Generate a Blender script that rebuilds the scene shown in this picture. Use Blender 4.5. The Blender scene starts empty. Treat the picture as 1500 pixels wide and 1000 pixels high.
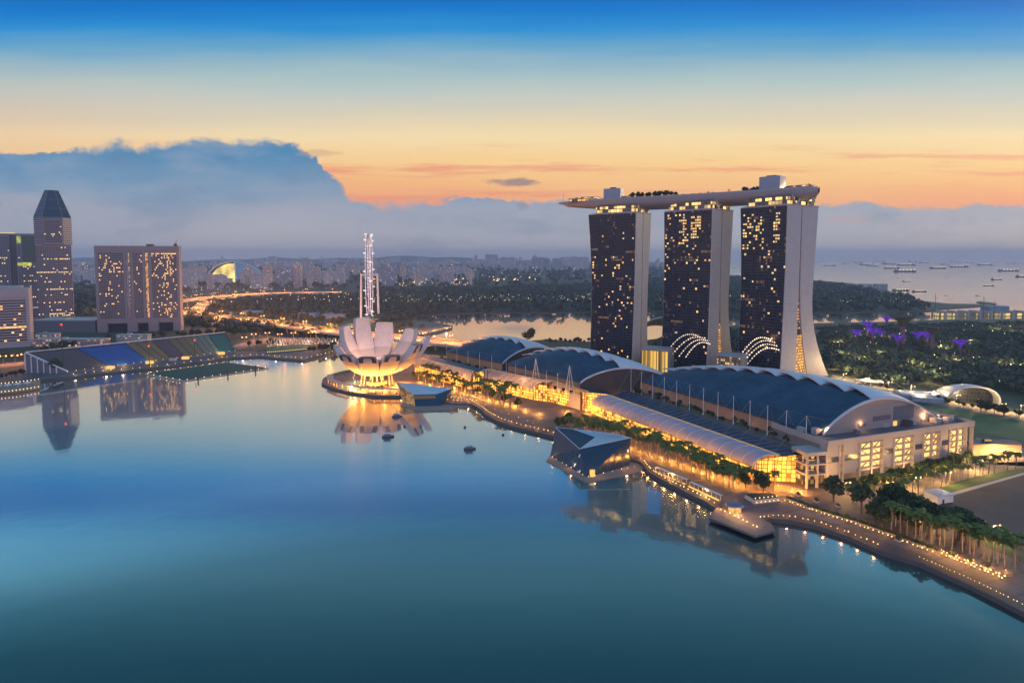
import bpy, math, random
import numpy as np
from mathutils import Vector
R = math.radians
random.seed(7)
SC = bpy.context.scene
COL = SC.collection
# ------------------------------------------------------------------ camera
F, H, PITCH, CX, CY = 900.0, 143.0, R(3.4), 750.0, 429.0
cam = bpy.data.cameras.new('camera'); camo = bpy.data.objects.new('camera', cam); COL.objects.link(camo)
camo.location = (0, 0, H); camo.rotation_euler = (R(90) - PITCH, 0, 0)
cam.sensor_width = 36; cam.lens = 36 * F / 1500; cam.shift_y = -(500 - CY) / 1500.0
cam.clip_start = 1; cam.clip_end = 80000
SC.camera = camo

def ray(px, py):
    x = (px - CX) / F; u = -(py - CY) / F
    return (x, math.cos(PITCH) + u * math.sin(PITCH), -math.sin(PITCH) + u * math.cos(PITCH))
def G(px, py, z=0.0):                      # photo pixel -> point of the place at height z
    d = ray(px, py); t = (z - H) / d[2]
    return (d[0] * t, d[1] * t)
def P3(px, py, y):                         # photo pixel -> point at depth y
    d = ray(px, py); t = y / d[1]
    return (d[0] * t, y, H + d[2] * t)

def lin(c):
    f = lambda v: v / 12.92 if v <= 0.04045 else ((v + 0.055) / 1.055) ** 2.4
    return tuple(f(v / 255.0) for v in c) + (1.0,)

# ------------------------------------------------------------------ node helper
class NT:
    def __init__(s, tree): s.t = tree; s.n = tree.nodes; s.l = tree.links; s.n.clear()
    def add(s, kind, **kw):
        n = s.n.new(kind)
        for k, v in kw.items(): setattr(n, k, v)
        return n
    def put(s, sock, v):
        if hasattr(v, 'is_output'): s.l.new(v, sock)
        elif v is not None: sock.default_value = v
    def m(s, op, a, b=None, c=None):
        n = s.add('ShaderNodeMath', operation=op)
        for i, v in enumerate((a, b, c)):
            if v is not None: s.put(n.inputs[i], v)
        return n.outputs[0]
    def mix(s, f, a, b, mode='MIX'):
        n = s.add('ShaderNodeMix', data_type='RGBA', blend_type=mode)
        s.put(n.inputs[0], f); s.put(n.inputs[6], a); s.put(n.inputs[7], b)
        return n.outputs[2]
    def ramp(s, f, stops, interp='LINEAR'):
        n = s.add('ShaderNodeValToRGB'); r = n.color_ramp; r.interpolation = interp
        while len(r.elements) < len(stops): r.elements.new(0.5)
        for e, (p, c) in zip(r.elements, stops): e.position = p
        for e, (p, c) in zip(r.elements, stops): e.color = c
        s.put(n.inputs[0], f)
        return n.outputs[0]
    def noise(s, vec, scale, detail=4, rough=0.55):
        n = s.add('ShaderNodeTexNoise'); s.put(n.inputs['Vector'], vec)
        n.inputs['Scale'].default_value = scale; n.inputs['Detail'].default_value = detail; n.inputs['Roughness'].default_value = rough
        return n.outputs[0]
    def xyz(s, x, y, z):
        n = s.add('ShaderNodeCombineXYZ')
        for i, v in enumerate((x, y, z)): s.put(n.inputs[i], v)
        return n.outputs[0]
    def smooth(s, v, a, b):
        n = s.add('ShaderNodeMapRange', interpolation_type='SMOOTHSTEP')
        s.put(n.inputs[0], v); s.put(n.inputs[1], a); s.put(n.inputs[2], b); n.inputs[3].default_value = 0; n.inputs[4].default_value = 1
        return n.outputs[0]

# ------------------------------------------------------------------ dawn sky (world)
BOOST = []
def build_world():
    w = bpy.data.worlds.new('World'); SC.world = w; w.use_nodes = True
    t = NT(w.node_tree)
    tc = t.add('ShaderNodeTexCoord'); sep = t.add('ShaderNodeSeparateXYZ'); t.l.new(tc.outputs['Generated'], sep.inputs[0])
    x, y, z = sep.outputs
    hor = t.m('SQRT', t.m('ADD', t.m('MULTIPLY', x, x), t.m('MULTIPLY', y, y)))
    hor = t.m('MAXIMUM', hor, 0.001)
    tane = t.m('DIVIDE', z, hor)
    cosa = t.m('MAXIMUM', t.m('DIVIDE', y, hor), 0.72)
    v = t.m('DIVIDE', tane, cosa)                              # height above the horizon
    h = t.m('DIVIDE', t.m('DIVIDE', x, hor), cosa)              # across
    back = t.smooth(t.m('DIVIDE', y, hor), 0.35, -0.35)         # 1 away from the dawn
    nz = t.noise(t.xyz(t.m('MULTIPLY', h, 2.2), t.m('MULTIPLY', v, 26.0), 0.0), 1.0, 5, 0.6)
    v2 = t.m('ADD', v, t.m('MULTIPLY', t.m('SUBTRACT', nz, 0.5), 0.035))
    K = 1 / 1.3
    sky = t.ramp(t.m('MULTIPLY', v2, K), [(a * K, lin(c)) for a, c in [
        (0.0, (206, 150, 140)), (.06, (226, 150, 130)), (.09, (243, 158, 120)), (.115, (249, 180, 122)), (.15, (252, 206, 142)),
        (.19, (248, 222, 174)), (.222, (222, 210, 184)), (.258, (198, 203, 196)), (.278, (178, 198, 197)), (.307, (150, 184, 199)), (.332, (104, 166, 203)), (.362, (44, 144, 210)),
        (.389, (10, 122, 204)), (.417, (2, 104, 192)), (.445, (64, 148, 204)), (.48, (90, 160, 198)), (.54, (92, 154, 180)), (.60, (66, 132, 156)), (.68, (32, 100, 122)), (.78, (14, 82, 104)), (1.3, (64, 106, 138))]])
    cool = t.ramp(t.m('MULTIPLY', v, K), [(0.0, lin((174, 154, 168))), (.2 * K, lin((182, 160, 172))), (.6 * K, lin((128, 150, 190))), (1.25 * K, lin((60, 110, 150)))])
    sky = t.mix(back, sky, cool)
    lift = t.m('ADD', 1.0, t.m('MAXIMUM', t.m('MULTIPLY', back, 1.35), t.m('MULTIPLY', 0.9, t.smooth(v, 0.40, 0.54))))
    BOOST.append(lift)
    # warm glow round the hidden sun, right of the middle
    gl = t.m('MULTIPLY', t.smooth(t.m('ABSOLUTE', t.m('SUBTRACT', h, 0.28)), 0.75, 0.0), t.smooth(v, 0.30, 0.10))
    sky = t.mix(t.m('MULTIPLY', gl, 0.28), sky, lin((255, 226, 150)))
    side = t.m('MULTIPLY', t.smooth(h, -0.35, -0.95), t.smooth(v, 0.34, 0.2))
    sky = t.mix(t.m('MULTIPLY', side, 0.30), sky, lin((226, 172, 140)))
    # streaks of thin cloud in the glow
    st = t.noise(t.xyz(t.m('MULTIPLY', h, 3.0), t.m('MULTIPLY', v, 46.0), 4.0), 1.0, 6, 0.62)
    stm = t.m('MULTIPLY', t.smooth(st, 0.50, 0.68), t.m('MULTIPLY', t.smooth(v, 0.08, 0.10), t.smooth(v, 0.20, 0.14)))
    sky = t.mix(t.m('MULTIPLY', stm, 0.75), sky, lin((238, 148, 120)))
    # cloud bank along the horizon
    fc = t.add('ShaderNodeFloatCurve'); cv = fc.mapping.curves[0]
    pts = [(-50, .166), (60, .168), (100, .164), (118, .172), (140, .177), (160, .186), (182, .193), (198, .188), (211, .175), (216, .184), (255, .186), (300, .193), (380, .191), (425, .186), (440, .178), (458, .164), (468, .160), (474, .145), (492, .128), (506, .112), (514, .094), (540, .092),
           (700, .094), (860, .09), (1100, .086), (1205, .082), (1255, .092), (1300, .084), (1560, .086)]
    while len(cv.points) < len(pts): cv.points.new(0.5, 0.5)
    for p, (a, b) in zip(cv.points, pts): p.location = ((a + 60) / 1630.0, b * 4); p.handle_type = 'VECTOR'
    fc.mapping.update()
    t.put(fc.inputs['Value'], t.m('DIVIDE', t.m('ADD', t.m('MULTIPLY', h, 900.0), 810.0), 1630.0))
    top = t.m('DIVIDE', fc.outputs[0], 4.0)
    hv = t.xyz(t.m('MULTIPLY', h, 1.0), t.m('MULTIPLY', v, 1.6), 0.0)
    e1 = t.noise(hv, 17.0, 7, 0.6); e2 = t.noise(hv, 60.0, 6, 0.6)
    edge = t.m('ADD', top, t.m('ADD', t.m('MULTIPLY', t.m('SUBTRACT', e1, 0.5), 0.034), t.m('MULTIPLY', t.m('SUBTRACT', e2, 0.5), 0.021)))
    d = t.m('SUBTRACT', edge, v)
    soft = t.noise(hv, 5.0, 3, 0.5)
    mask = t.smooth(d, -0.002, t.m('ADD', 0.004, t.m('MULTIPLY', t.smooth(soft, .45, .7), 0.022)))
    body = t.noise(t.xyz(t.m('MULTIPLY', h, 2.0), t.m('MULTIPLY', v, 9.0), 2.0), 2.0, 4, 0.5)
    vb = t.m('ADD', v, t.m('MULTIPLY', t.m('SUBTRACT', body, 0.5), 0.10))
    cl = t.ramp(t.m('MULTIPLY', vb, 5.0), [(0.0, lin((182, 176, 180))), (.12, lin((174, 174, 184))), (.4, lin((158, 166, 184))), (.58, lin((124, 154, 184))), (.78, lin((92, 142, 182))), (.95, lin((72, 134, 178)))])
    puff = t.noise(t.xyz(t.m('MULTIPLY', h, 5.0), t.m('MULTIPLY', v, 16.0), 7.0), 1.2, 7, 0.6)
    cl = t.mix(t.m('MULTIPLY', t.smooth(puff, .46, .72), .38), cl, lin((172, 176, 190)))
    cl = t.mix(t.m('MULTIPLY', t.smooth(puff, .50, .30), .30), cl, lin((92, 124, 160)))
    ridge = t.m('MULTIPLY', t.smooth(t.m('SUBTRACT', t.noise(hv, 9.0, 6, 0.65), 0.5), 0.02, 0.2), t.smooth(d, 0.06, 0.005))
    cl = t.mix(t.m('MULTIPLY', ridge, 0.5), cl, lin((56, 112, 160)))
    mask = t.m('MULTIPLY', mask, t.m('SUBTRACT', 1.0, back))
    sky = t.mix(mask, sky, cl)
    for (a, b, ra, rb, col, k) in [(640, 298, 22, 6.5, (250, 158, 112), .75), (752, 268, 52, 8, (150, 128, 132), .85), (766, 302, 12, 8, (128, 138, 160), .5), (1240, 322, 46, 6, (196, 150, 150), .4), (470, 226, 40, 7, (196, 160, 140), .45)]:
        dx = t.m('DIVIDE', t.m('SUBTRACT', h, (a - 750) / 900.0), ra / 900.0); dy = t.m('DIVIDE', t.m('SUBTRACT', v, (375.5 - b) / 900.0), rb / 900.0)
        rr = t.m('SQRT', t.m('ADD', t.m('MULTIPLY', dx, dx), t.m('MULTIPLY', dy, dy)))
        rr = t.m('ADD', rr, t.m('MULTIPLY', t.m('SUBTRACT', t.noise(t.xyz(h, t.m('MULTIPLY', v, 3.0), 1.0), 30.0, 5, 0.65), 0.5), 1.6))
        sky = t.mix(t.m('MULTIPLY', t.smooth(rr, 1.0, 0.35), k), sky, lin(col))
    ns = t.add('ShaderNodeTexSky'); ns.sky_type = 'NISHITA'; ns.sun_disc = False; ns.sun_elevation = R(9); ns.sun_rotation = R(50)
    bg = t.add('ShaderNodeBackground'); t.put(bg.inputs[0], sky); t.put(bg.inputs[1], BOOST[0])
    bn = t.add('ShaderNodeBackground'); t.l.new(ns.outputs[0], bn.inputs[0]); bn.inputs[1].default_value = 0.004
    ad = t.add('ShaderNodeAddShader'); t.l.new(bg.outputs[0], ad.inputs[0]); t.l.new(bn.outputs[0], ad.inputs[1])
    out = t.add('ShaderNodeOutputWorld'); t.l.new(ad.outputs[0], out.inputs[0])
build_world()
# faint warm sun, low behind the cloud bank, right of the middle
sl = bpy.data.lights.new('sun', 'SUN'); sl.energy = 0.8; sl.angle = R(12); sl.color = (1, .78, .58)
so = bpy.data.objects.new('sun', sl); COL.objects.link(so)
sd = Vector((math.sin(R(50)) * math.cos(R(9)), math.cos(R(50)) * math.cos(R(9)), math.sin(R(9))))
so.rotation_euler = sd.to_track_quat('Z', 'Y').to_euler()
SC.view_settings.view_transform = 'Standard'; SC.view_settings.look = 'None'
SC.view_settings.exposure = 0.0; SC.view_settings.gamma = 1.0
SC.render.engine = 'CYCLES'
SC.cycles.use_denoising = True; SC.cycles.max_bounces = 5; SC.cycles.diffuse_bounces = 2; SC.cycles.glossy_bounces = 3
SC.cycles.transmission_bounces = 2; SC.cycles.volume_bounces = 0; SC.cycles.caustics_reflective = False; SC.cycles.caustics_refractive = False
SC.cycles.sample_clamp_indirect = 4.0; SC.cycles.use_light_tree = True

# ------------------------------------------------------------------ mesh builder
class MB:
    def __init__(s): s.v = []; s.f = []; s.mi = []
    def face(s, idx, m=0): s.f.append(tuple(idx)); s.mi.append(m)
    def poly(s, pts, m=0):
        b = len(s.v); s.v += [tuple(p) for p in pts]; s.face(range(b, b + len(pts)), m)
    def hexa(s, p, m=0):                        # 8 points: bottom ring then top ring
        b = len(s.v); s.v += [tuple(q) for q in p]
        for q in ((3, 2, 1, 0), (4, 5, 6, 7), (0, 1, 5, 4), (1, 2, 6, 5), (2, 3, 7, 6), (3, 0, 4, 7)): s.face([b + i for i in q], m)
    def box(s, x0, x1, y0, y1, z0, z1, m=0):
        s.hexa([(x0, y0, z0), (x1, y0, z0), (x1, y1, z0), (x0, y1, z0), (x0, y0, z1), (x1, y0, z1), (x1, y1, z1), (x0, y1, z1)], m)
    def prism(s, poly, z0, z1, m=0, mtop=None):
        n = len(poly); b = len(s.v)
        a = sum(poly[i][0] * poly[(i + 1) % n][1] - poly[(i + 1) % n][0] * poly[i][1] for i in range(n))
        if a < 0: poly = poly[::-1]
        s.v += [(p[0], p[1], z0) for p in poly] + [(p[0], p[1], z1) for p in poly]
        for i in range(n): s.face((b + i, b + (i + 1) % n, b + n + (i + 1) % n, b + n + i), m)
        s.face(range(b + n, b + 2 * n), m if mtop is None else mtop); s.face(range(b + n - 1, b - 1, -1), m)
    def grid(s, fn, nu, nv, m=0, wrap=False):
        b = len(s.v)
        for j in range(nv + 1):
            for i in range(nu + 1): s.v.append(tuple(fn(i / nu, j / nv)))
        for j in range(nv):
            for i in range(nu):
                k = b + j * (nu + 1) + i; s.face((k, k + 1, k + nu + 2, k + nu + 1), m)
    def tube(s, p0, p1, r0, r1=None, n=6, m=0):
        r1 = r0 if r1 is None else r1
        a = Vector(p0); c = Vector(p1); d = (c - a)
        if d.length < 1e-6: return
        d.normalize(); u = d.orthogonal().normalized(); w = d.cross(u); b = len(s.v)
        for q, r in ((a, r0), (c, r1)):
            for i in range(n):
                t = 2 * math.pi * i / n; s.v.append(tuple(q + (u * math.cos(t) + w * math.sin(t)) * r))
        for i in range(n): s.face((b + i, b + (i + 1) % n, b + n + (i + 1) % n, b + n + i), m)
        s.face(range(b + n - 1, b - 1, -1), m); s.face(range(b + n, b + 2 * n), m)
    def path(s, pts, r, n=5, m=0):
        for a, b in zip(pts, pts[1:]): s.tube(a, b, r, r, n, m)
    def lathe(s, prof, cx=0, cy=0, n=16, m=0):
        b = len(s.v); k = len(prof)
        for i in range(n):
            t = 2 * math.pi * i / n
            for r, z in prof: s.v.append((cx + r * math.cos(t), cy + r * math.sin(t), z))
        for i in range(n):
            for j in range(k - 1):
                p = b + i * k + j; q = b + ((i + 1) % n) * k + j; s.face((p, q, q + 1, p + 1), m)
    def ball(s, c, r, m=0, n=6, sz=1.0):
        s.lathe([(r * math.sin(math.pi * j / 4), c[2] - r * sz * math.cos(math.pi * j / 4)) for j in range(5)], c[0], c[1], n, m)
    def mesh(s, name, mats, smooth=False):
        me = bpy.data.meshes.new(name); me.from_pydata(s.v, [], s.f)
        for q in (mats if isinstance(mats, (list, tuple)) else [mats]): me.materials.append(q)
        if any(s.mi): me.polygons.foreach_set('material_index', s.mi)
        if smooth: me.polygons.foreach_set('use_smooth', [True] * len(s.f))
        me.update(); return me
    def build(s, name, mats, parent=None, smooth=False, loc=None):
        o = bpy.data.objects.new(name, s.mesh(name, mats, smooth)); COL.objects.link(o)
        if parent is not None: o.parent = parent
        if loc is not None: o.location = loc
        return o
def tag(o, label=None, cat=None, group=None, kind=None):
    if label: o['label'] = label
    if cat: o['category'] = cat
    if group: o['group'] = group
    if kind: o['kind'] = kind
    return o
def thing(name, label, cat, loc=(0, 0, 0), rz=0.0, group=None):
    o = bpy.data.objects.new(name, None); COL.objects.link(o); o.empty_display_size = 1
    o.location = loc; o.rotation_euler = (0, 0, rz)
    return tag(o, label, cat, group)
def link_copy(src, parent=None):
    c = src.copy(); COL.objects.link(c)
    if parent is not None: c.parent = parent
    return c
def dup(root, loc, rz=0.0, sc=1.0, label=None, group=None):
    r = link_copy(root); r.location = loc; r.rotation_euler = (0, 0, rz); r.scale = (sc, sc, sc) if not isinstance(sc, tuple) else sc
    if label: r['label'] = label
    if group: r['group'] = group
    for ch in list(root.children):
        c = link_copy(ch, r)
        for g in list(ch.children): link_copy(g, c)
    return r
LK = 1.9
def lamp(loc, power, col=(1, .55, .2), r=0.4, parent=None, name='lamp_light'):
    l = bpy.data.lights.new(name, 'POINT'); l.energy = power * 1.9; l.color = col; l.shadow_soft_size = r
    o = bpy.data.objects.new(name, l); COL.objects.link(o); o.location = loc
    if parent is not None: o.parent = parent
    return o

# ------------------------------------------------------------------ materials
MT = {}
def mat(name, col, rough=0.6, metal=0.0, var=0.25, scale=0.3, spec=0.5, bump=0.0, streak=False):
    if name in MT: return MT[name]
    m = bpy.data.materials.new(name); m.use_nodes = True; t = NT(m.node_tree)
    tc = t.add('ShaderNodeTexCoord'); vec = tc.outputs['Object']
    if streak:
        mp = t.add('ShaderNodeMapping'); mp.inputs['Scale'].default_value = (1, 1, .12); t.l.new(vec, mp.inputs[0]); vec = mp.outputs[0]
    n = t.noise(vec, scale, 5, 0.6)
    k = t.m('ADD', 1 - var, t.m('MULTIPLY', n, 2 * var))
    c = t.add('ShaderNodeVectorMath', operation='SCALE'); c.inputs[0].default_value = col[:3]; t.put(c.inputs['Scale'], k)
    b = t.add('ShaderNodeBsdfPrincipled'); t.l.new(c.outputs[0], b.inputs['Base Color'])
    b.inputs['Metallic'].default_value = metal; b.inputs['Specular IOR Level'].default_value = spec
    t.put(b.inputs['Roughness'], t.m('ADD', rough - 0.08, t.m('MULTIPLY', n, 0.16)))
    if bump:
        bp = t.add('ShaderNodeBump'); bp.inputs['Strength'].default_value = bump; bp.inputs['Distance'].default_value = 0.3
        t.put(bp.inputs['Height'], t.noise(vec, scale * 6, 4, .6)); t.l.new(bp.outputs[0], b.inputs['Normal'])
    o = t.add('ShaderNodeOutputMaterial'); t.l.new(b.outputs[0], o.inputs[0]); MT[name] = m
    return m
def emat(name, col, strength, var=0.0, scale=0.4, sample=False):
    if name in MT: return MT[name]
    m = bpy.data.materials.new(name); m.use_nodes = True; t = NT(m.node_tree)
    e = t.add('ShaderNodeEmission'); e.inputs[0].default_value = col[:3] + (1,)
    if var:
        tc = t.add('ShaderNodeTexCoord'); n = t.noise(tc.outputs['Object'], scale, 3, .6)
        t.put(e.inputs[1], t.m('MULTIPLY', strength, t.m('MAXIMUM', .05, t.m('ADD', 1 - var, t.m('MULTIPLY', t.m('SUBTRACT', n, .3), var * 3)))))
    else: e.inputs[1].default_value = strength
    o = t.add('ShaderNodeOutputMaterial'); t.l.new(e.outputs[0], o.inputs[0])
    m.cycles.emission_sampling = 'AUTO' if sample else 'NONE'
    MT[name] = m; return m
def winmat(name, wall, glass, lit, pu, pv, fu, fv, frac, strength, rows=0.0, rough=0.25, seed=0.0, uo=0.0, vo=0.0, spec=0.5, var=0.2, gvar=0.9):
    """wall with a grid of windows: pu x pv metres a cell, the pane filling fu x fv of it; a share of the panes is lit"""
    if name in MT: return MT[name]
    m = bpy.data.materials.new(name); m.use_nodes = True; t = NT(m.node_tree)
    tc = t.add('ShaderNodeTexCoord'); sp = t.add('ShaderNodeSeparateXYZ'); t.l.new(tc.outputs['Object'], sp.inputs[0])
    sn = t.add('ShaderNodeSeparateXYZ'); t.l.new(tc.outputs['Normal'], sn.inputs[0])
    mx = t.m('GREATER_THAN', t.m('ABSOLUTE', sn.outputs[0]), t.m('ABSOLUTE', sn.outputs[1]))
    u = t.m('ADD', t.m('MULTIPLY', sp.outputs[0], t.m('SUBTRACT', 1.0, mx)), t.m('MULTIPLY', sp.outputs[1], mx))
    cu = t.m('DIVIDE', t.m('ADD', u, uo + 1000 * pu), pu); cv = t.m('DIVIDE', t.m('ADD', sp.outputs[2], vo + 100 * pv), pv)
    inu = t.m('LESS_THAN', t.m('ABSOLUTE', t.m('SUBTRACT', t.m('FRACT', cu), .5)), fu / 2)
    inv = t.m('LESS_THAN', t.m('ABSOLUTE', t.m('SUBTRACT', t.m('FRACT', cv), .5)), fv / 2)
    side = t.m('LESS_THAN', t.m('ABSOLUTE', sn.outputs[2]), .6)
    mask = t.m('MULTIPLY', t.m('MULTIPLY', inu, inv), side)
    wn = t.add('ShaderNodeTexWhiteNoise', noise_dimensions='3D')
    t.l.new(t.xyz(t.m('FLOOR', cu), t.m('FLOOR', cv), t.m('ADD', mx, seed)), wn.inputs[0])
    info = t.add('ShaderNodeObjectInfo')
    wr = t.add('ShaderNodeTexWhiteNoise', noise_dimensions='3D')
    t.l.new(t.xyz(t.m('FLOOR', t.m('DIVIDE', cu, 7.0)), t.m('FLOOR', cv), seed + 3.3), wr.inputs[0])
    r0 = t.m('FRACT', t.m('ADD', wn.outputs[0], info.outputs['Random']))
    th = t.m('SUBTRACT', 1 - frac, t.m('MULTIPLY', t.m('GREATER_THAN', wr.outputs[0], 1 - rows), 0.62))
    on = t.m('GREATER_THAN', r0, th)
    sc = t.add('ShaderNodeSeparateColor'); t.l.new(wn.outputs[1], sc.inputs[0])
    nv = t.noise(tc.outputs['Object'], 0.08, 4, .6)
    wallc = t.add('ShaderNodeVectorMath', operation='SCALE'); wallc.inputs[0].default_value = wall[:3]; t.put(wallc.inputs['Scale'], t.m('ADD', 1 - var, t.m('MULTIPLY', nv, 2 * var)))
    gl = t.add('ShaderNodeVectorMath', operation='SCALE'); gl.inputs[0].default_value = glass[:3]; t.put(gl.inputs['Scale'], t.m('ADD', 1.05 - gvar / 2, t.m('MULTIPLY', sc.outputs[1], gvar)))
    b = t.add('ShaderNodeBsdfPrincipled'); t.put(b.inputs['Base Color'], t.mix(mask, wallc.outputs[0], gl.outputs[0]))
    t.put(b.inputs['Roughness'], t.m('SUBTRACT', .65, t.m('MULTIPLY', mask, .65 - rough))); b.inputs['Specular IOR Level'].default_value = spec
    b.inputs['Emission Color'].default_value = lit[:3] + (1,)
    t.put(b.inputs['Emission Strength'], t.m('MULTIPLY', t.m('MULTIPLY', mask, on), t.m('MULTIPLY', strength, t.m('ADD', .25, t.m('MULTIPLY', sc.outputs[2], 1.1)))))
    o = t.add('ShaderNodeOutputMaterial'); t.l.new(b.outputs[0], o.inputs[0]); m.cycles.emission_sampling = 'NONE'
    MT[name] = m; return m
AMB = (1.0, .50, .13)
WARM = emat('warm_light', (1.0, .62, .22), 3.2)
WARMW = emat('warm_window', (1.0, .56, .16), 1.25)
AMBER = emat('amber_light', (1.0, .46, .14), 3.0)
WHITEL = emat('white_light', (1.0, .93, .8), 3.0)
PINKL = emat('pink_light', (1.0, .72, .74), 1.5)
REDL = emat('red_light', (1.0, .06, .05), 3.0)
WHITE = mat('white_paint', (.74, .70, .70), .5, var=.08)
CONC = mat('concrete', (.42, .39, .37), .8, var=.2, scale=.2)
DARK = mat('dark_metal', (.05, .05, .06), .5)
STEEL = mat('steel', (.45, .45, .47), .4, .6, var=.1)
# ------------------------------------------------------------------ water
def water_mat():
    m = bpy.data.materials.new('bay_water'); m.use_nodes = True; t = NT(m.node_tree)
    tc = t.add('ShaderNodeTexCoord')
    lw = t.add('ShaderNodeLayerWeight'); lw.inputs[0].default_value = .5
    fac = t.ramp(lw.outputs['Facing'], [(0.0, (.1, .1, .1, 1)), (.43, (.18, .18, .18, 1)), (.54, (.23, .23, .23, 1)), (.58, (.31, .31, .31, 1)), (.62, (.52, .52, .52, 1)), (.66, (.68, .68, .68, 1)), (.75, (.74, .74, .74, 1)), (.80, (.82, .82, .82, 1)), (1.0, (.96, .96, .96, 1))])
    g = t.add('ShaderNodeBsdfGlossy'); g.inputs[0].default_value = (.95, .97, .96, 1)
    g2 = t.add('ShaderNodeBsdfGlossy'); g2.inputs[0].default_value = (.95, .97, .96, 1); g2.inputs['Roughness'].default_value = .27
    n = t.noise(tc.outputs['Object'], .004, 3, .5)
    sp = t.add('ShaderNodeSeparateXYZ'); t.l.new(tc.outputs['Object'], sp.inputs[0])
    sea = t.m('MULTIPLY', t.m('MULTIPLY', t.smooth(sp.outputs[1], 1500, 2300), t.smooth(sp.outputs[0], 500, 900)), .10)
    t.put(g.inputs['Roughness'], t.m('ADD', t.m('ADD', .03, sea), t.m('ADD', t.m('MULTIPLY', t.smooth(n, .45, .7), .03), t.m('MULTIPLY', t.smooth(t.noise(t.xyz(t.m('MULTIPLY', sp.outputs[0], .006), t.m('MULTIPLY', sp.outputs[1], .022), 3.0), 1.0, 5, .62), .52, .68), .05))))
    d = t.add('ShaderNodeBsdfDiffuse'); d.inputs[0].default_value = (.004, .022, .026, 1)
    bp = t.add('ShaderNodeBump'); bp.inputs['Strength'].default_value = .035; bp.inputs['Distance'].default_value = 1.0
    t.put(bp.inputs['Height'], t.noise(tc.outputs['Object'], .10, 3, .5)); t.l.new(bp.outputs[0], g.inputs['Normal'])
    gm = t.add('ShaderNodeMixShader'); t.put(gm.inputs[0], t.ramp(lw.outputs['Facing'], [(0.0, (.35, .35, .35, 1)), (.52, (.30, .30, .30, 1)), (.60, (.40, .40, .40, 1)), (.66, (.42, .42, .42, 1)), (.72, (.28, .28, .28, 1)), (.82, (.16, .16, .16, 1))])); t.l.new(g.outputs[0], gm.inputs[1]); t.l.new(g2.outputs[0], gm.inputs[2])
    mx = t.add('ShaderNodeMixShader'); t.put(mx.inputs[0], fac); t.l.new(d.outputs[0], mx.inputs[1]); t.l.new(gm.outputs[0], mx.inputs[2])
    o = t.add('ShaderNodeOutputMaterial'); t.l.new(mx.outputs[0], o.inputs[0]); return m
b = MB(); b.poly([(21500 * math.cos(i * math.pi / 48), 21500 * math.sin(i * math.pi / 48), 0) for i in range(96)])
tag(b.build('water', water_mat()), kind='structure')

def ground_mat(name, a, c, scale, rough=.85, bands=False):
    m = bpy.data.materials.new(name); m.use_nodes = True; t = NT(m.node_tree)
    tc = t.add('ShaderNodeTexCoord'); n = t.noise(tc.outputs['Object'], scale, 6, .65); n2 = t.noise(tc.outputs['Object'], scale * 14, 4, .6)
    f = t.m('ADD', t.m('MULTIPLY', n, .7), t.m('MULTIPLY', n2, .3))
    col_ = t.mix(t.smooth(f, .38, .62), a + (1,), c + (1,))
    if bands:                                   # darker stone bands and joints across the paving
        sp = t.add('ShaderNodeSeparateXYZ'); t.l.new(tc.outputs['Object'], sp.inputs[0])
        p_ = t.m('ADD', t.m('MULTIPLY', sp.outputs[0], .93), t.m('MULTIPLY', sp.outputs[1], .36)); q_ = t.m('SUBTRACT', t.m('MULTIPLY', sp.outputs[1], .93), t.m('MULTIPLY', sp.outputs[0], .36))
        k_ = t.m('MAXIMUM', t.m('LESS_THAN', t.m('FRACT', t.m('DIVIDE', q_, 11.0)), .13), t.m('LESS_THAN', t.m('FRACT', t.m('DIVIDE', p_, 7.0)), .06))
        col_ = t.mix(t.m('MULTIPLY', k_, .45), col_, (.04, .034, .036, 1))
    b = t.add('ShaderNodeBsdfPrincipled'); t.put(b.inputs['Base Color'], col_); b.inputs['Roughness'].default_value = rough
    o = t.add('ShaderNodeOutputMaterial'); t.l.new(b.outputs[0], o.inputs[0]); MT[name] = m; return m
GRASSY = ground_mat('park_ground', (.025, .045, .02), (.06, .07, .035), .02)
PAVE = ground_mat('stone_paving', (.085, .065, .068), (.15, .115, .115), .06, .7, True)
ASPH = ground_mat('asphalt', (.025, .025, .032), (.042, .04, .048), .03, .8)
LAWN = ground_mat('lawn', (.05, .105, .03), (.08, .14, .04), .03)
ROADM = ground_mat('pale_road', (.16, .13, .11), (.24, .20, .16), .05)
def land(name, px, world=(), z=2.2, m=None, z0=-1.5):
    pts = [G(a, b, z) for a, b in px] + list(world)
    b = MB(); b.prism(pts, z0, z, 1, 0)
    return tag(b.build(name, [m or GRASSY, mat('sea_wall', (.12, .105, .10), .85)]), kind='structure')
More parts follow.
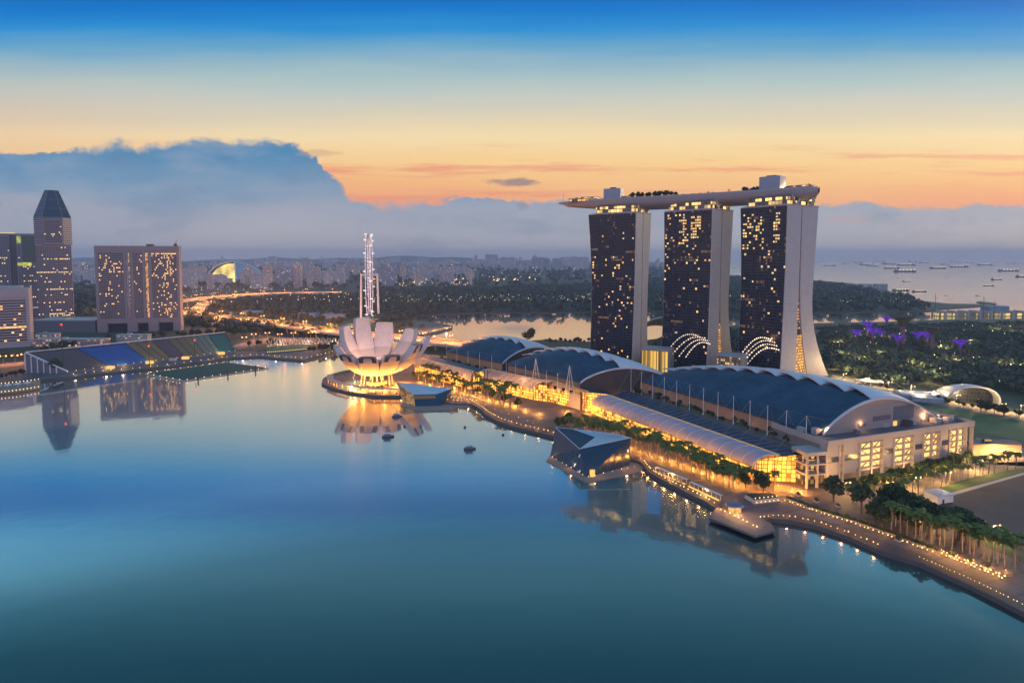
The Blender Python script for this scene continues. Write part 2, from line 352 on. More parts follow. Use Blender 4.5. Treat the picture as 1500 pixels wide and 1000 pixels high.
# southern shore: promenade side, museum island, gardens
RIM = [(586, 579), (550, 579), (512, 573.5), (485, 567), (471, 561), (473, 554), (484, 548), (502, 543)]
SHORE = [(1640, 968), (1500, 896), (1420, 856), (1345, 823), (1290, 806), (1245, 786), (1195, 769), (1160, 762), (1130, 759), (1112, 763), (1108, 770), (1040, 758), (1052, 746), (1035, 735),
         (1000, 718), (970, 703), (950, 690), (938, 676), (900, 664), (860, 652), (820, 641), (780, 631), (755, 625), (730, 617), (712, 607), (703, 598), (690, 591), (660, 590), (640, 587), (610, 583),
         *RIM, (530, 538), (560, 530), (600, 517), (622, 508), (645, 504), (720, 503), (760, 500), (800, 497), (860, 500), (930, 500), (962, 496), (985, 486), (1075, 476), (1200, 473), (1300, 471), (1380, 468), (1520, 466)]
land('ground', SHORE, [(2600, 1480), (2600, 150)])
LEFT = [(-160, 590), (0, 562), (60, 557), (100, 553), (150, 547), (210, 541), (300, 530), (340, 524), (380, 522), (410, 525), (445, 528), (475, 521), (500, 513), (522, 505), (545, 497), (590, 491), (625, 489),
        (622, 480), (604, 470), (612, 461), (700, 457.5), (860, 456.5), (960, 456), (1080, 459), (1190, 458), (1280, 457), (1360, 455.5), (1380, 452), (1425, 449), (1450, 446.6), (1460, 444.6), (1450, 442.6), (1434, 441.2), (1430, 442.2), (1444, 444),
        (1432, 445.2), (1390, 444.6), (1330, 438.5), (1312, 430), (1290, 421), (1240, 414), (1200, 411), (1080, 404.5), (1000, 391), (960, 384)]
land('terrain', LEFT, [(3500, 20500), (-6000, 20000), (-14000, 15500), (-14000, 3000), (-3000, 560)], z=2.0)
# low hills closing the view
def hills(name, x0, x1, y, dep, hgt, seed):
    r = random.Random(seed); ph = [r.uniform(0, 6) for _ in range(6)]; b = MB()
    def fn(u, v):
        x = x0 + (x1 - x0) * u
        hh = hgt * (.55 + .22 * math.sin(u * 9 + ph[0]) + .14 * math.sin(u * 23 + ph[1]) + .09 * math.sin(u * 61 + ph[2])) * math.sin(math.pi * min(1, max(0, u * .96 + .02))) ** .3
        return (x, y + dep * (v - .5), 2 + hh * math.sin(math.pi * v) ** 1.3 - 1.5 * (v in (0, 1)))
    b.grid(fn, 120, 8); tag(b.build(name, GRASSY, smooth=True), kind='structure')
hills('hills', -12500, 1500, 14200, 2200, 175, 3)
hills('hills', -9000, 700, 9800, 1500, 70, 5)
# promenade paving strip, plaza, forecourt (sheets a little above the ground)
def sheet(name, px, z, m, kind='structure'):
    b = MB(); pts = [G(a, c, z) for a, c in px]
    n = len(pts); s = sum(pts[i][0] * pts[(i + 1) % n][1] - pts[(i + 1) % n][0] * pts[i][1] for i in range(n))
    if s < 0: pts = pts[::-1]
    b.poly([(p[0], p[1], z) for p in pts]); return tag(b.build(name, m), kind=kind)
sheet('promenade', SHORE[:36] + [(600, 530), (640, 535), (700, 555), (800, 588), (870, 600), (960, 635), (1105, 690), (1205, 716), (1290, 715), (1330, 735), (1420, 790), (1500, 825), (1640, 880)], 2.25, PAVE)
sheet('car_park', [(1372, 745), (1395, 722), (1500, 692), (1640, 660), (1640, 860), (1500, 808), (1425, 780), (1385, 758)], 2.26, ASPH)
sheet('field', [(1360, 592), (1420, 600), (1510, 617), (1640, 636), (1640, 668), (1500, 645), (1424, 632), (1372, 614)], 2.26, LAWN)
sheet('road', [(1220, 548), (1300, 568), (1400, 588), (1510, 607), (1640, 628), (1640, 640), (1510, 618), (1400, 599), (1300, 579), (1215, 556)], 2.30, ROADM)
sheet('forecourt', [(1240, 716), (1320, 708), (1420, 678), (1430, 640), (1500, 655), (1640, 690), (1640, 672), (1500, 684), (1420, 700), (1370, 716), (1320, 735)], 2.30, ROADM)
sheet('plaza', [(0, 548), (95, 540), (200, 528), (340, 515), (400, 513), (470, 513), (470, 520), (445, 526), (410, 524), (380, 521), (340, 523), (300, 529), (210, 540), (100, 552), (0, 561)], 2.05, PAVE)

BOARD = mat('boardwalk_timber', (.085, .06, .06), .7, var=.3, scale=.5)
sheet('boardwalk', [(1500, 896), (1420, 856), (1345, 823), (1290, 806), (1245, 786), (1195, 769), (1160, 762), (1130, 759), (1112, 763), (1118, 755), (1160, 754), (1200, 760), (1250, 775), (1300, 794), (1350, 811), (1420, 842), (1500, 880)], 2.262, BOARD)
sheet('boardwalk', [(1052, 746), (1035, 735), (1000, 718), (970, 703), (950, 690), (938, 676), (946, 674), (958, 688), (978, 699), (1008, 713), (1045, 730), (1062, 742)], 2.262, BOARD)
sheet('boardwalk', [(820, 641), (780, 631), (755, 625), (730, 617), (712, 607), (703, 598), (712, 596), (722, 603), (740, 612), (762, 618), (790, 625), (824, 634)], 2.262, BOARD)

sheet('kerb', [(1366, 747), (1395, 725.5), (1500, 695), (1640, 662), (1640, 658), (1500, 691.5), (1393, 721), (1362, 744)], 2.275, mat('pale_kerb', (.38, .35, .32), .8))
sheet('lawn', [(1330, 737), (1372, 716), (1425, 700), (1500, 683), (1500, 690), (1394, 720), (1362, 743), (1345, 750)], 2.268, LAWN)
sheet('lawn', [(1385, 760), (1425, 781), (1500, 809), (1500, 815), (1440, 797), (1400, 780), (1378, 764)], 2.272, LAWN)
# ------------------------------------------------------------------ three hotel towers and the roof deck
TZ = 197.0
GLASS = winmat('tower_glass', (.010, .016, .036), (.006, .014, .036), (1.0, .52, .2), 2.75, 3.45, .80, .72, .045, .16, rows=.03, rough=.07, spec=.34, var=.8, gvar=1.6)  # dim lit panes and uneven tones also stand in for city reflections
SLAB = winmat('tower_white', (.36, .32, .33), (.47, .42, .43), (1, 1, 1), 5.5, 3.45, .965, .94, 0.0, 0.0, rough=.5, var=.1, gvar=.10)
SEAM = winmat('seam_glass', (.05, .04, .045), (.02, .02, .025), (1.0, .5, .16), 3.0, 3.45, .6, .45, .55, 1.5, rough=.3)
ATR = winmat('atrium_glass', (.42, .2, .07), (.35, .17, .06), (1.0, .46, .10), 2.2, 3.3, .82, .6, .9, 1.15, rough=.4)
WINBOX = {}
def lit_box(w, h, m):
    k = (w, h, m.name)
    if k not in WINBOX:
        b = MB(); b.box(-w / 2, w / 2, -.35, .12, -h / 2, h / 2); WINBOX[k] = b.mesh('lit_window', m)
    return WINBOX[k]
LITS = [emat('room_light_a', (1.0, .62, .2), 1.5), emat('room_light_b', (1.0, .5, .16), 1.1), emat('room_light_c', (1.0, .74, .42), .9)]
CENT = []
def tower(R0, ang, w, d, flare, kf, label, zones, n_rand, seed):
    t = thing('hotel_tower', label, 'skyscraper', (R0[0], R0[1], 2.2), -R(ang), 'three towers carrying the boat-shaped roof deck')
    r = random.Random(seed); N = 20
    xL = lambda q: -w - flare * max(0, (q - .4) / .6) ** 1.4
    yf = lambda q: -7.0 * (1 - q) ** 2
    fl = lambda q: kf * (40 * max(0, 1 - q / .50) ** 2.0)
    yb = lambda q: d - 8.5 * math.sin(math.pi * min(1, (1 - q) / .75) * .5) ** 1.2 + fl(q)
    y1 = lambda q: d * .44 - 3.5 * (1 - q)
    y2 = lambda q: d * .44 + 1.0 - 3.5 * (1 - q) + kf * (3 + 22 * max(0, 1 - q / .6) ** 1.5) * (1 - q) + .4
    def slab(name, ya, yc, m, shrink=0.0):
        b = MB()
        ring = lambda q: [(xL(q) + shrink, ya(q), q * TZ), (-shrink, ya(q), q * TZ), (-shrink, yc(q), q * TZ), (xL(q) + shrink, yc(q), q * TZ)]
        for i in range(N):
            A, B = ring(i / N), ring((i + 1) / N)
            for k in range(4):
                b.poly([A[k], A[(k + 1) % 4], B[(k + 1) % 4], B[k]])
        b.poly(ring(1.0)); b.poly(ring(0.0)[::-1])
        return b.build(name, m, t)
    slab('straight_slab', yf, y1, SLAB); slab('curved_slab', y2, yb, SLAB)
    slab('seam_infill', lambda q: y1(q) + .02, lambda q: y2(q) - .02, SEAM, 2.2)
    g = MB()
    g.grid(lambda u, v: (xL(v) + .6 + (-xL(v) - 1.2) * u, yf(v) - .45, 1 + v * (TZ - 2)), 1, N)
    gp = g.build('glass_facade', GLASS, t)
    sl_ = MB()
    for k in range(1, 57):
        q = k * 3.45 / TZ
        if q < 1: sl_.box(xL(q) + .5, -.7, yf(q) - .95, yf(q) - .46, k * 3.45 - .22, k * 3.45 + .22)
    for k in range(1, int(w / 8.25)):
        x = -w + k * 8.25
        for i in range(N): q0, q1 = i / N, (i + 1) / N; sl_.hexa([(x - .18, yf(q0) - .85, q0 * TZ + .5), (x + .18, yf(q0) - .85, q0 * TZ + .5), (x + .18, yf(q0) - .47, q0 * TZ + .5), (x - .18, yf(q0) - .47, q0 * TZ + .5), (x - .18, yf(q1) - .85, q1 * TZ), (x + .18, yf(q1) - .85, q1 * TZ), (x + .18, yf(q1) - .47, q1 * TZ), (x - .18, yf(q1) - .47, q1 * TZ)])
    sl_.build('sunshade_slat', mat('dark_slat', (.028, .032, .046), .4, .3, var=.4, scale=.05), t)
    e = MB()
    for q0, q1 in [(i / N, (i + 1) / N) for i in range(N)]:      # white edge trims of the glass
        for xo in (0.0,):
            e.hexa([(-.55, yf(q0) - .8, q0 * TZ), (.3, yf(q0) - .8, q0 * TZ), (.3, yf(q0) - .003, q0 * TZ), (-.55, yf(q0) - .003, q0 * TZ),
                    (-.55, yf(q1) - .8, q1 * TZ), (.3, yf(q1) - .8, q1 * TZ), (.3, yf(q1) - .003, q1 * TZ), (-.55, yf(q1) - .003, q1 * TZ)])
    e.build('edge_fin', SLAB, t)
    nc = int(w / 2.75); nf = int(TZ / 3.45); cells = set()
    for (c0, c1, f0, f1, p) in zones:
        for c in range(int(c0 * nc), int(c1 * nc)):
            for f in range(int(f0 * nf), int(f1 * nf)):
                if r.random() < p and len(cells) < 90: cells.add((c, f))
    while len(cells) < min(99, n_rand + len(cells)) and n_rand > 0:
        cells.add((r.randrange(1, nc), int(nf * (.04 + .9 * r.random()))))
        n_rand -= 1
    for c, f in sorted(cells):
        z = (f + .5) * 3.45; q = z / TZ; x = -w + (c + .5) * 2.75
        k = r.choice(LITS)
        o = bpy.data.objects.new('lit_window', lit_box(r.choice((2.1, 1.5, 2.1)), r.choice((2.3, 1.7)), k)); COL.objects.link(o)
        o.parent = t; o.location = (x, yf(q) - .5, z)
    # glass sky lobby and the forked struts under the deck
    b = MB(); b.box(-w + 3, -2.5, 2.5, d - 3, TZ + .02, TZ + 9)
    b.build('sky_lobby', winmat('lobby_glass', (.10, .10, .11), (.10, .09, .08), (1.0, .58, .16), 4.2, 4.6, .9, .8, .55, 1.6, rough=.2), t)
    b = MB(); b.box(-w - 1, .5, -.5, d + .5, TZ + .01, TZ + .8); b.build('roof_slab', SLAB, t)
    for x in (-1.0,):
        for y0, yy in ((d * .28, d * .12), (d * .28, d * .42), (d * .74, d * .60), (d * .74, d * .9)):
            b = MB(); b.tube((x, y0, TZ), (x + 1, yy, TZ + 11), 1.1, .9, 6); b.build('strut', SLAB, t)
    # atrium between the splayed legs
    if kf > .3:
        a = MB(); zt = TZ * (.27 if kf > .8 else .30)
        ring = lambda q: [(-w * .5, y1(q) + .05, q * TZ), (-.9, y1(q) + .05, q * TZ), (-.9, y2(q) - .05, q * TZ), (-w * .5, y2(q) - .05, q * TZ)]
        for i in range(6):
            A, B = ring(i / 6 * zt / TZ), ring((i + 1) / 6 * zt / TZ)
            for k in (0, 1, 2): a.poly([A[k], A[k + 1], B[k + 1], B[k]])
        a.poly(ring(zt / TZ)); a.build('atrium', ATR, t)
    c, s = math.cos(R(ang)), math.sin(R(ang))
    lx, ly = -w / 2, d / 2
    CENT.append((R0[0] + lx * c + ly * s, R0[1] - lx * s + ly * c))
    return t
T1 = tower((158, 785), 38, 63, 43, 7.5, .1, 'dark glass tower farthest along the row, behind the middle blue-roofed hall', [(.5, 1, .25, .85, .035), (.0, .12, .55, .75, .3), (.55, .95, .04, .45, .04), (.05, .3, .3, .42, .07)], 16, 1)
T2 = tower((237, 730), 47, 64, 50, 2.5, .5, 'dark glass tower in the middle of the row of three, with a lit top', [(.0, .55, .80, .99, .22), (.6, .82, .84, .98, .6), (.42, .46, .80, .99, .6), (.5, 1, .3, .8, .05), (.03, .2, .55, .8, .1)], 14, 2)
T3 = tower((299, 670), 56, 55, 60, 4.5, 1.0, 'dark glass tower nearest the camera, splayed white legs behind the largest blue-roofed hall', [(.0, .5, .76, .97, .26), (.7, .88, .80, .98, .7), (.6, 1, .3, .8, .045), (.02, .14, .3, .76, .1)], 16, 31)
# leg podium boxes with lit ends
def lit_podium(pxa, pxb, ya, yb, z1, label, m, wall=CONC):
    A = P3(pxa, 540, ya); B = P3(pxb, 540, yb)
    L = math.hypot(B[0] - A[0], B[1] - A[1]); t = thing('podium', label, 'building', (A[0], A[1], 2.2), math.atan2(B[1] - A[1], B[0] - A[0]))
    b = MB(); b.box(0, L, .5, 26, 0, z1); b.build('wall', wall, t)
    b = MB(); b.box(-.6, L + .6, -.4, 26.6, z1 + .01, z1 + 1.2); b.build('roof', SLAB, t)
    b = MB(); b.poly([(.8, .2, .5), (L - .8, .2, .5), (L - .8, .2, z1 - .6), (.8, .2, z1 - .6)]); b.build('lit_front', m, t)
    for i in range(8):
        x = .8 + (L - 1.6) * i / 7; b = MB(); b.box(x - .25, x + .25, -.25, .15, .3, z1 - .4); b.build('mullion', STEEL, t)
    return t
GOLD = winmat('gold_curtain', (.55, .30, .06), (.5, .25, .04), (1.0, .55, .10), 1.3, 26, .8, .97, .93, 1.0, rough=.4)
lit_podium(939, 980, 752, 736, 27, 'gold-lit glass box beside the foot of the farthest dark tower', GOLD)
lit_podium(1049, 1086, 684, 668, 30, 'pale box with orange-lit end between the middle and nearest dark towers', winmat('podium_lit', (.30, .22, .15), (.26, .17, .1), (1.0, .5, .12), 2.4, 3.4, .8, .7, .4, 1.0))

def reflected_ribs(label, arcs):  # solid glowing arcs stand in for arcade lights mirrored in tower glass
    o = P3(arcs[0][0], arcs[0][1], arcs[0][4]); t = thing('reflected_arcs', label, 'canopy', (o[0], o[1], 2.2))
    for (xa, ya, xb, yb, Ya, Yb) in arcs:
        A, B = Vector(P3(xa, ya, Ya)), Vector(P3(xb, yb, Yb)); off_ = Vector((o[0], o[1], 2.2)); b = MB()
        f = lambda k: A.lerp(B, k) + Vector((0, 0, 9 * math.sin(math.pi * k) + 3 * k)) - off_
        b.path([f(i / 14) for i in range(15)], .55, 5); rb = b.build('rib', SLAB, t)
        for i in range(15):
            oo = bpy.data.objects.new('reflected_glint', GLINTM0); COL.objects.link(oo); oo.parent = rb; oo.location = f((i + .5) / 15) + Vector((-.3, -.7, .2)); k = .6 + .5 * random.random(); oo.scale = (k, k, k)
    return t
bm = MB(); bm.ball((0, 0, 0), .8); GLINTM0 = bm.mesh('reflected_glint', emat('reflected_glint_glow', (1, .74, .5), 2.0))
reflected_ribs('four glowing arcs standing in for reflections at the foot of the middle dark tower', [(979, 512, 1024, 496, 758, 722), (984, 520, 1034, 499, 755, 715), (994, 523, 1038, 503, 747, 712), (1004, 524, 1041, 508, 741, 710)])
reflected_ribs('glowing arcs standing in for reflections at the foot of the nearest dark tower', [(1087, 517, 1130, 502, 690, 665), (1089, 523, 1136, 506, 688, 660), (1090, 529, 1139, 511, 686, 658), (1094, 534, 1142, 517, 683, 655)])


# curved roof deck shaped like a boat
def quad_at(s):
    a = (2 * (s - .5) * (s - 1), -4 * s * (s - 1), 2 * s * (s - .5))
    return (sum(k * c[0] for k, c in zip(a, CENT)), sum(k * c[1] for k, c in zip(a, CENT)))
def s_for(px, lo, hi):
    for _ in range(50):
        m_ = (lo + hi) / 2; x, y = quad_at(m_)
        if 750 + 900 * x / y < px: lo = m_
        else: hi = m_
    return lo
S0, S1 = s_for(818, -1.2, 0), s_for(1196, 1, 1.6)
DZ = 217.0
sky = thing('roof_deck', 'long boat-shaped roof terrace lying across the tops of the three dark towers', 'roof terrace', (CENT[1][0], CENT[1][1], DZ))
def deckpt(s, off, z):
    x, y = quad_at(s); x2, y2 = quad_at(s + .01); L = math.hypot(x2 - x, y2 - y)
    nx, ny = (y2 - y) / L, -(x2 - x) / L         # towards the bay
    nx, ny = -nx, -ny
    return (x - nx * off - CENT[1][0], y - ny * off - CENT[1][1], z)
def halfw(v):
    a = min(1, v / .30) ** .62 if v < .30 else 1.0
    b_ = math.sqrt(max(0, 1 - ((v - .90) / .10) ** 2)) if v > .90 else 1.0
    return max(.35, 20.5 * a * max(b_, .12))
def hull(u, v):
    s = S0 + (S1 - S0) * v; w = halfw(v); a = math.pi * u
    dep = 13.5 * min(1, .25 + .75 * (w / 20.5)) * (1 if v > .03 else .6)
    c = math.cos(a); sn = math.sin(a)
    return deckpt(s, -w * (abs(c) ** .8) * (1 if c > 0 else -1), -dep * sn ** .75)
HULLM = mat('hull_cladding', (.34, .29, .30), .45, .15, var=.1, scale=.08)
b = MB(); b.grid(hull, 14, 56); b.build('hull', HULLM, sky, smooth=True)
b = MB(); b.grid(lambda u, v: deckpt(S0 + (S1 - S0) * v, halfw(v) * (1 - 2 * u), .02), 1, 56); b.build('deck', mat('deck_boards', (.22, .17, .13), .8, scale=.5), sky)
b = MB()
for sg in (1, -1):
    b.grid(lambda u, v: deckpt(S0 + (S1 - S0) * v, sg * (halfw(v) - .1 + .2 * (u in (0,))), 0 + 2.2 * min(1, v * 9) * u), 1, 56)
b.build('parapet', mat('parapet', (.32, .30, .33), .4, var=.1), sky)
def deck_box(name, s, o0, o1, ds, z0, z1, m):
    b = MB(); a = [deckpt(s - ds, o1, z0), deckpt(s - ds, o0, z0), deckpt(s + ds, o0, z0), deckpt(s + ds, o1, z0)]
    b.hexa([(p[0], p[1], z0) for p in a] + [(p[0], p[1], z1) for p in a]); return b.build(name, m, sky)
COREM = mat('core_panels', (.30, .32, .40), .5, var=.12)
sA, sB = s_for(898, -1, 1), s_for(1128, 0, 1.5)
deck_box('lift_core', sA, -8, 9, .055, .1, 15.5, COREM); deck_box('lift_core', sB, -9, 9, .062, .1, 17.5, COREM)
deck_box('core_plant', sA, -3, 4, .02, 15.51, 17.5, DARK); deck_box('core_plant', sB, -3, 4, .03, 17.51, 19.0, DARK)
RLIT = winmat('restaurant_glass', (.20, .15, .10), (.2, .12, .05), (1.0, .52, .14), 2.5, 3.0, .85, .75, .7, 1.3)
for px, ds, z1 in ((866, .05, 5.0), (846, .045, 3.4), (917, .03, 4)):
    q = s_for(px, -1.2, 1.5); deck_box('restaurant', q, -11, 12, ds, .1, z1, RLIT); deck_box('restaurant_roof', q, -12, 13, ds + .006, z1 + .01, z1 + .6, SLAB)
for px, ds in ((1162, .05), (1180, .02)):
    q = s_for(px, 0, 1.6); deck_box('club', q, -11, 8, ds, .1, 4.6, RLIT); deck_box('club_roof', q, -12, 9, ds + .004, 4.62, 5.0, HULLM)
q0, q1 = s_for(930, -1, 1), s_for(1095, 0, 1.5)
b = MB(); b.grid(lambda u, v: deckpt(q0 + (q1 - q0) * v, -14 + 4 * u, .5), 1, 12); b.build('pool', mat('pool_water', (.03, .12, .2), .05), sky)
b = MB(); b.grid(lambda u, v: deckpt(q0 + (q1 - q0) * v, 4, .1 + 3.2 * u), 1, 30); b.build('lit_screen', emat('deck_screen', (1.0, .55, .14), 1.3, .8, .35), sky)
bm = MB(); bm.ball((0, 0, 0), .62); LAMPM = bm.mesh('lamp', WARM)
r = random.Random(4)
for i in range(90):
    v = .06 + .92 * i / 89; s = S0 + (S1 - S0) * v; o = bpy.data.objects.new('lamp', LAMPM); COL.objects.link(o); o.parent = sky
    p = deckpt(s, -halfw(v) * r.choice((.9, .8, .45, .1)), r.uniform(1.2, 3.2)); o.location = p; k = r.uniform(.5, 1.1); o.scale = (k, k, k)
b = MB(); p = deckpt(S0 + .03, 0, 0); b.tube(p, (p[0], p[1], 13), .35, .15); b.tube((p[0] - 2, p[1], 10), (p[0] + 2, p[1], 10), .15); b.build('mast', STEEL, sky)
for v in (.30, .5, .72, .88):
    q = S0 + (S1 - S0) * v; p = deckpt(q, -8, 5); lamp((p[0] + CENT[1][0], p[1] + CENT[1][1], DZ + 5), 9000, (1, .6, .22), 1.5)
# ------------------------------------------------------------------ blue-roofed halls
def blue_mat():
    m = bpy.data.materials.new('blue_roof'); m.use_nodes = True; t = NT(m.node_tree)
    tc = t.add('ShaderNodeTexCoord'); sp = t.add('ShaderNodeSeparateXYZ'); t.l.new(tc.outputs['Object'], sp.inputs[0])
    n = t.noise(tc.outputs['Object'], .05, 5, .6)
    ln = t.m('LESS_THAN', t.m('FRACT', t.m('DIVIDE', sp.outputs[1], 3.0)), .07); l2 = t.m('LESS_THAN', t.m('FRACT', t.m('DIVIDE', sp.outputs[0], 9.0)), .03)
    f = t.m('MAXIMUM', ln, l2)
    c = t.mix(t.smooth(n, .3, .7), (.013, .042, .078, 1), (.034, .082, .135, 1)); c = t.mix(t.m('MULTIPLY', f, .5), c, (.06, .11, .17, 1))
    b = t.add('ShaderNodeBsdfPrincipled'); t.put(b.inputs['Base Color'], c); b.inputs['Roughness'].default_value = .55; b.inputs['Specular IOR Level'].default_value = .25
    o = t.add('ShaderNodeOutputMaterial'); t.l.new(b.outputs[0], o.inputs[0]); return m
BLUE = blue_mat()
SHELL = mat('shell_roof', (.66, .62, .64), .4, .1, var=.08, scale=.05)
FRIEZE = mat('terracotta_frieze', (.50, .27, .15), .7, var=.25, scale=.12)
HALLW = mat('hall_wall', (.38, .31, .28), .7, var=.15, scale=.05, streak=True)
def hall(label, pS, pN, qS, qN, e0, rS, rM, rN, nstrip, group):
    """pS, pN: eave corners on the bay side; qS, qN: eave corners on the far side"""
    t = thing('exhibition_hall', label, 'convention hall', (pS[0], pS[1], 2.2), 0, group)
    V2 = lambda p: Vector((p[0] - pS[0], p[1] - pS[1], 0))
    a0_, a1_, c0_, c1_ = V2(pS), V2(pN), V2(qS), V2(qN)
    xw = (c0_ - a0_).normalized(); yw = (a1_ - a0_).normalized()
    ridge = lambda s: (1 - s) * (1 - 2 * s) * rS + 4 * s * (1 - s) * rM + s * (2 * s - 1) * rN
    def surf(u, s, up=0.0):
        z = e0 + (ridge(s) - e0) * math.sin(math.pi * min(1, max(0, u)) ** .92) ** .85
        p = a0_.lerp(a1_, s).lerp(c0_.lerp(c1_, s), u)
        return (p.x, p.y, z + up)
    def off(p, dx, dy, dz=0.0): return (p[0] + xw.x * dx + yw.x * dy, p[1] + xw.y * dx + yw.y * dy, p[2] + dz)
    b = MB(); b.grid(lambda u, v: surf(u * .56, v), 18, 30); b.build('blue_roof', BLUE, t, smooth=True)
    b = MB(); b.grid(lambda u, v: surf(.5 + u * .5, v, -.15), 12, 30); b.build('back_roof', SHELL, t, smooth=True)
    for i in range(nstrip):
        a0, a1 = i / nstrip, (i + 1.12) / nstrip
        def st(u, v, a0=a0, a1=a1):
            s = a0 + (a1 - a0) * v
            uu = (.395 + .065 * v) + (1.0 - .395 - .065 * v) * u
            p = surf(uu, min(1, s), 1.0 + 2.4 * v + .9 * math.sin(math.pi * v))
            return off(p, 0, (c0_ - c1_).length * (s - 1) if s > 1 else 0)
        b = MB(); b.grid(lambda u, v: st(u, 1 - v), 14, 3)
        b.grid(lambda u, v: (lambda q: (q[0], q[1], q[2] - .9))(st(u, 1 - v)), 14, 3)
        for v in (0, 1):
            b.grid(lambda u, w, v=v: (lambda q: (q[0], q[1], q[2] - .9 * w))(st(u, v)), 14, 1)
        b.grid(lambda v, w: (lambda q: (q[0], q[1], q[2] - .9 * w))(st(0, v)), 3, 1)
        b.build('roof_shell', SHELL, t, smooth=False)
    # end walls
    for s in (0.0, 1.0):
        b = MB(); n = 24; o_ = .3 if s == 0 else -.3
        top = [off(surf(i / n, s, -.3), 0, o_) for i in range(n + 1)]
        b.poly([(top[0][0], top[0][1], 0)] + top + [(top[-1][0], top[-1][1], 0)]); b.build('end_wall', HALLW if e0 > 27 else mat('brown_wall', (.075, .05, .042), .7, var=.3, scale=.2), t)
    b = MB(); n = 24
    for i in range(n):
        p, q = surf(i / n, 0, .0), surf((i + 1) / n, 0, .0)
        b.hexa([off(p, 0, -1.0, -.8), off(q, 0, -1.0, -.8), off(q, 0, .2, -.8), off(p, 0, .2, -.8), off(p, 0, -1.0, .5), off(q, 0, -1.0, .5), off(q, 0, .2, .5), off(p, 0, .2, .5)])
    b.build('verge_trim', SHELL, t)
    def wall_(name, s_, m, x0, x1, z0, z1):
        p, q = surf(s_, 0), surf(s_, 1); p = (p[0], p[1], 0); q = (q[0], q[1], 0); b = MB()
        b.hexa([off(p, x0, 1, z0), off(p, x1, 1, z0), off(q, x1, -1, z0), off(q, x0, -1, z0), off(p, x0, 1, z1), off(p, x1, 1, z1), off(q, x1, -1, z1), off(q, x0, -1, z1)][::1]); b.build(name, m, t)
    wall_('front_wall', 0, FRIEZE, 1.0, 1.6, 0, e0 - .6); wall_('eave_gutter', 0, DARK, -.9, .9, e0 - .55, e0 + .25); wall_('rear_wall', 1, HALLW, -1.6, -1.0, 0, e0 - .6)
    return t, surf, off
HS, HN = G(1205, 636, 30), G(925, 554, 30)
HQ = G(1372, 613, 30); HQN = (HN[0] + 73, HN[1] + 28)
hall_near, surf_n, off_n = hall('largest blue roof with white shell ridge, ending in the block of lit bays', HS, HN, HQ, HQN, 27.8, 47, 48.5, 31, 11, 'three blue-roofed halls fanned below the towers')
MS, MN = G(850, 560, 28), G(742, 533, 28); MQ = G(997, 564, 26); MQN = (MN[0] + 40, MN[1] + 42)
hall_mid, surf_m, off_m = hall('middle blue roof with white shell strips, two tripod masts in front', MS, MN, MQ, MQN, 25.8, 39.5, 46.5, 29, 8, 'three blue-roofed halls fanned below the towers')
FS, FN = G(736, 532, 26), G(653, 514, 26); FQ = G(818, 519, 24); FQN = (FN[0] + 42, FN[1] + 36)
hall_far, surf_f, off_f = hall('smallest blue roof farthest left, beside the lily-shaped museum', FS, FN, FQ, FQN, 23.8, 36, 42, 26, 7, 'three blue-roofed halls fanned below the towers')
# louvres and panels on the near end wall
for (a, c, z0, z1, nm) in [(.30, .36, 29.5, 31.5, 'vent_louvre'), (.42, .57, 32, 35, 'vent_louvre'), (.60, .78, 31, 40, 'service_shutter'), (.60, .63, 27, 30, 'lit_door')]:
    p, q = surf_n(a, 0), surf_n(c, 0); b = MB(); b.hexa([off_n((p_[0], p_[1], zz), 0, y_) for zz in (z0, z1) for p_, y_ in ((p, -.12), (q, -.12), (q, .28), (p, .28))]); b.build(nm, WARMW if nm == 'lit_door' else mat('louvre_grey', (.16, .15, .17), .6), hall_near)

# ------------------------------------------------------------------ block of lit bays at the end of the largest hall
A, B = G(1211, 713, 2.2), G(1424, 676, 2.2)
LB = math.hypot(B[0] - A[0], B[1] - A[1]); angB = math.atan2(B[1] - A[1], B[0] - A[0])
blk = thing('lit_block', 'sandy block with four tall yellow-lit bays under the end of the largest blue roof', 'building', (A[0], A[1], 2.2), angB)
HB = 27.5
STONE = mat('sandstone_panel', (.43, .36, .32), .75, var=.12, scale=.08, streak=True)
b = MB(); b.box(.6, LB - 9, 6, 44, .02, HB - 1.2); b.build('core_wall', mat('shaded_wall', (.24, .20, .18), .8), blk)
b = MB(); b.box(0, LB, 3.0, 46, HB - 1.1, HB - .7); b.build('roof_deck', mat('roof_felt', (.10, .10, .12), .9, scale=.2), blk)
b = MB(); b.box(-.3, LB + .5, -.4, .6, HB - 2.6, HB + 1.0); b.box(-.3, .6, .61, 46, HB - 2.6, HB + 1); b.box(LB - .5, LB + .5, .61, 46, HB - 2.6, HB + 1); b.build('parapet', STONE, blk)
b = MB(); b.box(0, LB - 8, .8, 1.4, 6.0, 7.2); b.build('string_course', STONE, blk)
r_ = random.Random(6)
bays = [(.205, .360), (.430, .567), (.633, .757), (.822, .947)]
panels = [(.0, .075), (.10, .205), (.360, .430), (.567, .633), (.757, .822)]
BAYL = emat('bay_glow', (1.0, .56, .17), 2.4, .5, .3)
for i, (a, c) in enumerate(panels):
    b = MB(); b.box(LB * a + .1, LB * c - .1, .55, 5.9, 7.3, HB - 2.7); p = b.build('stone_panel', STONE, blk)
    b = MB(); b.box(LB * a + .5, LB * c - .5, .28, .54, 14.5, 17.8); b.build('panel_window', mat('panel_glass', (.05, .06, .09), .2), p)
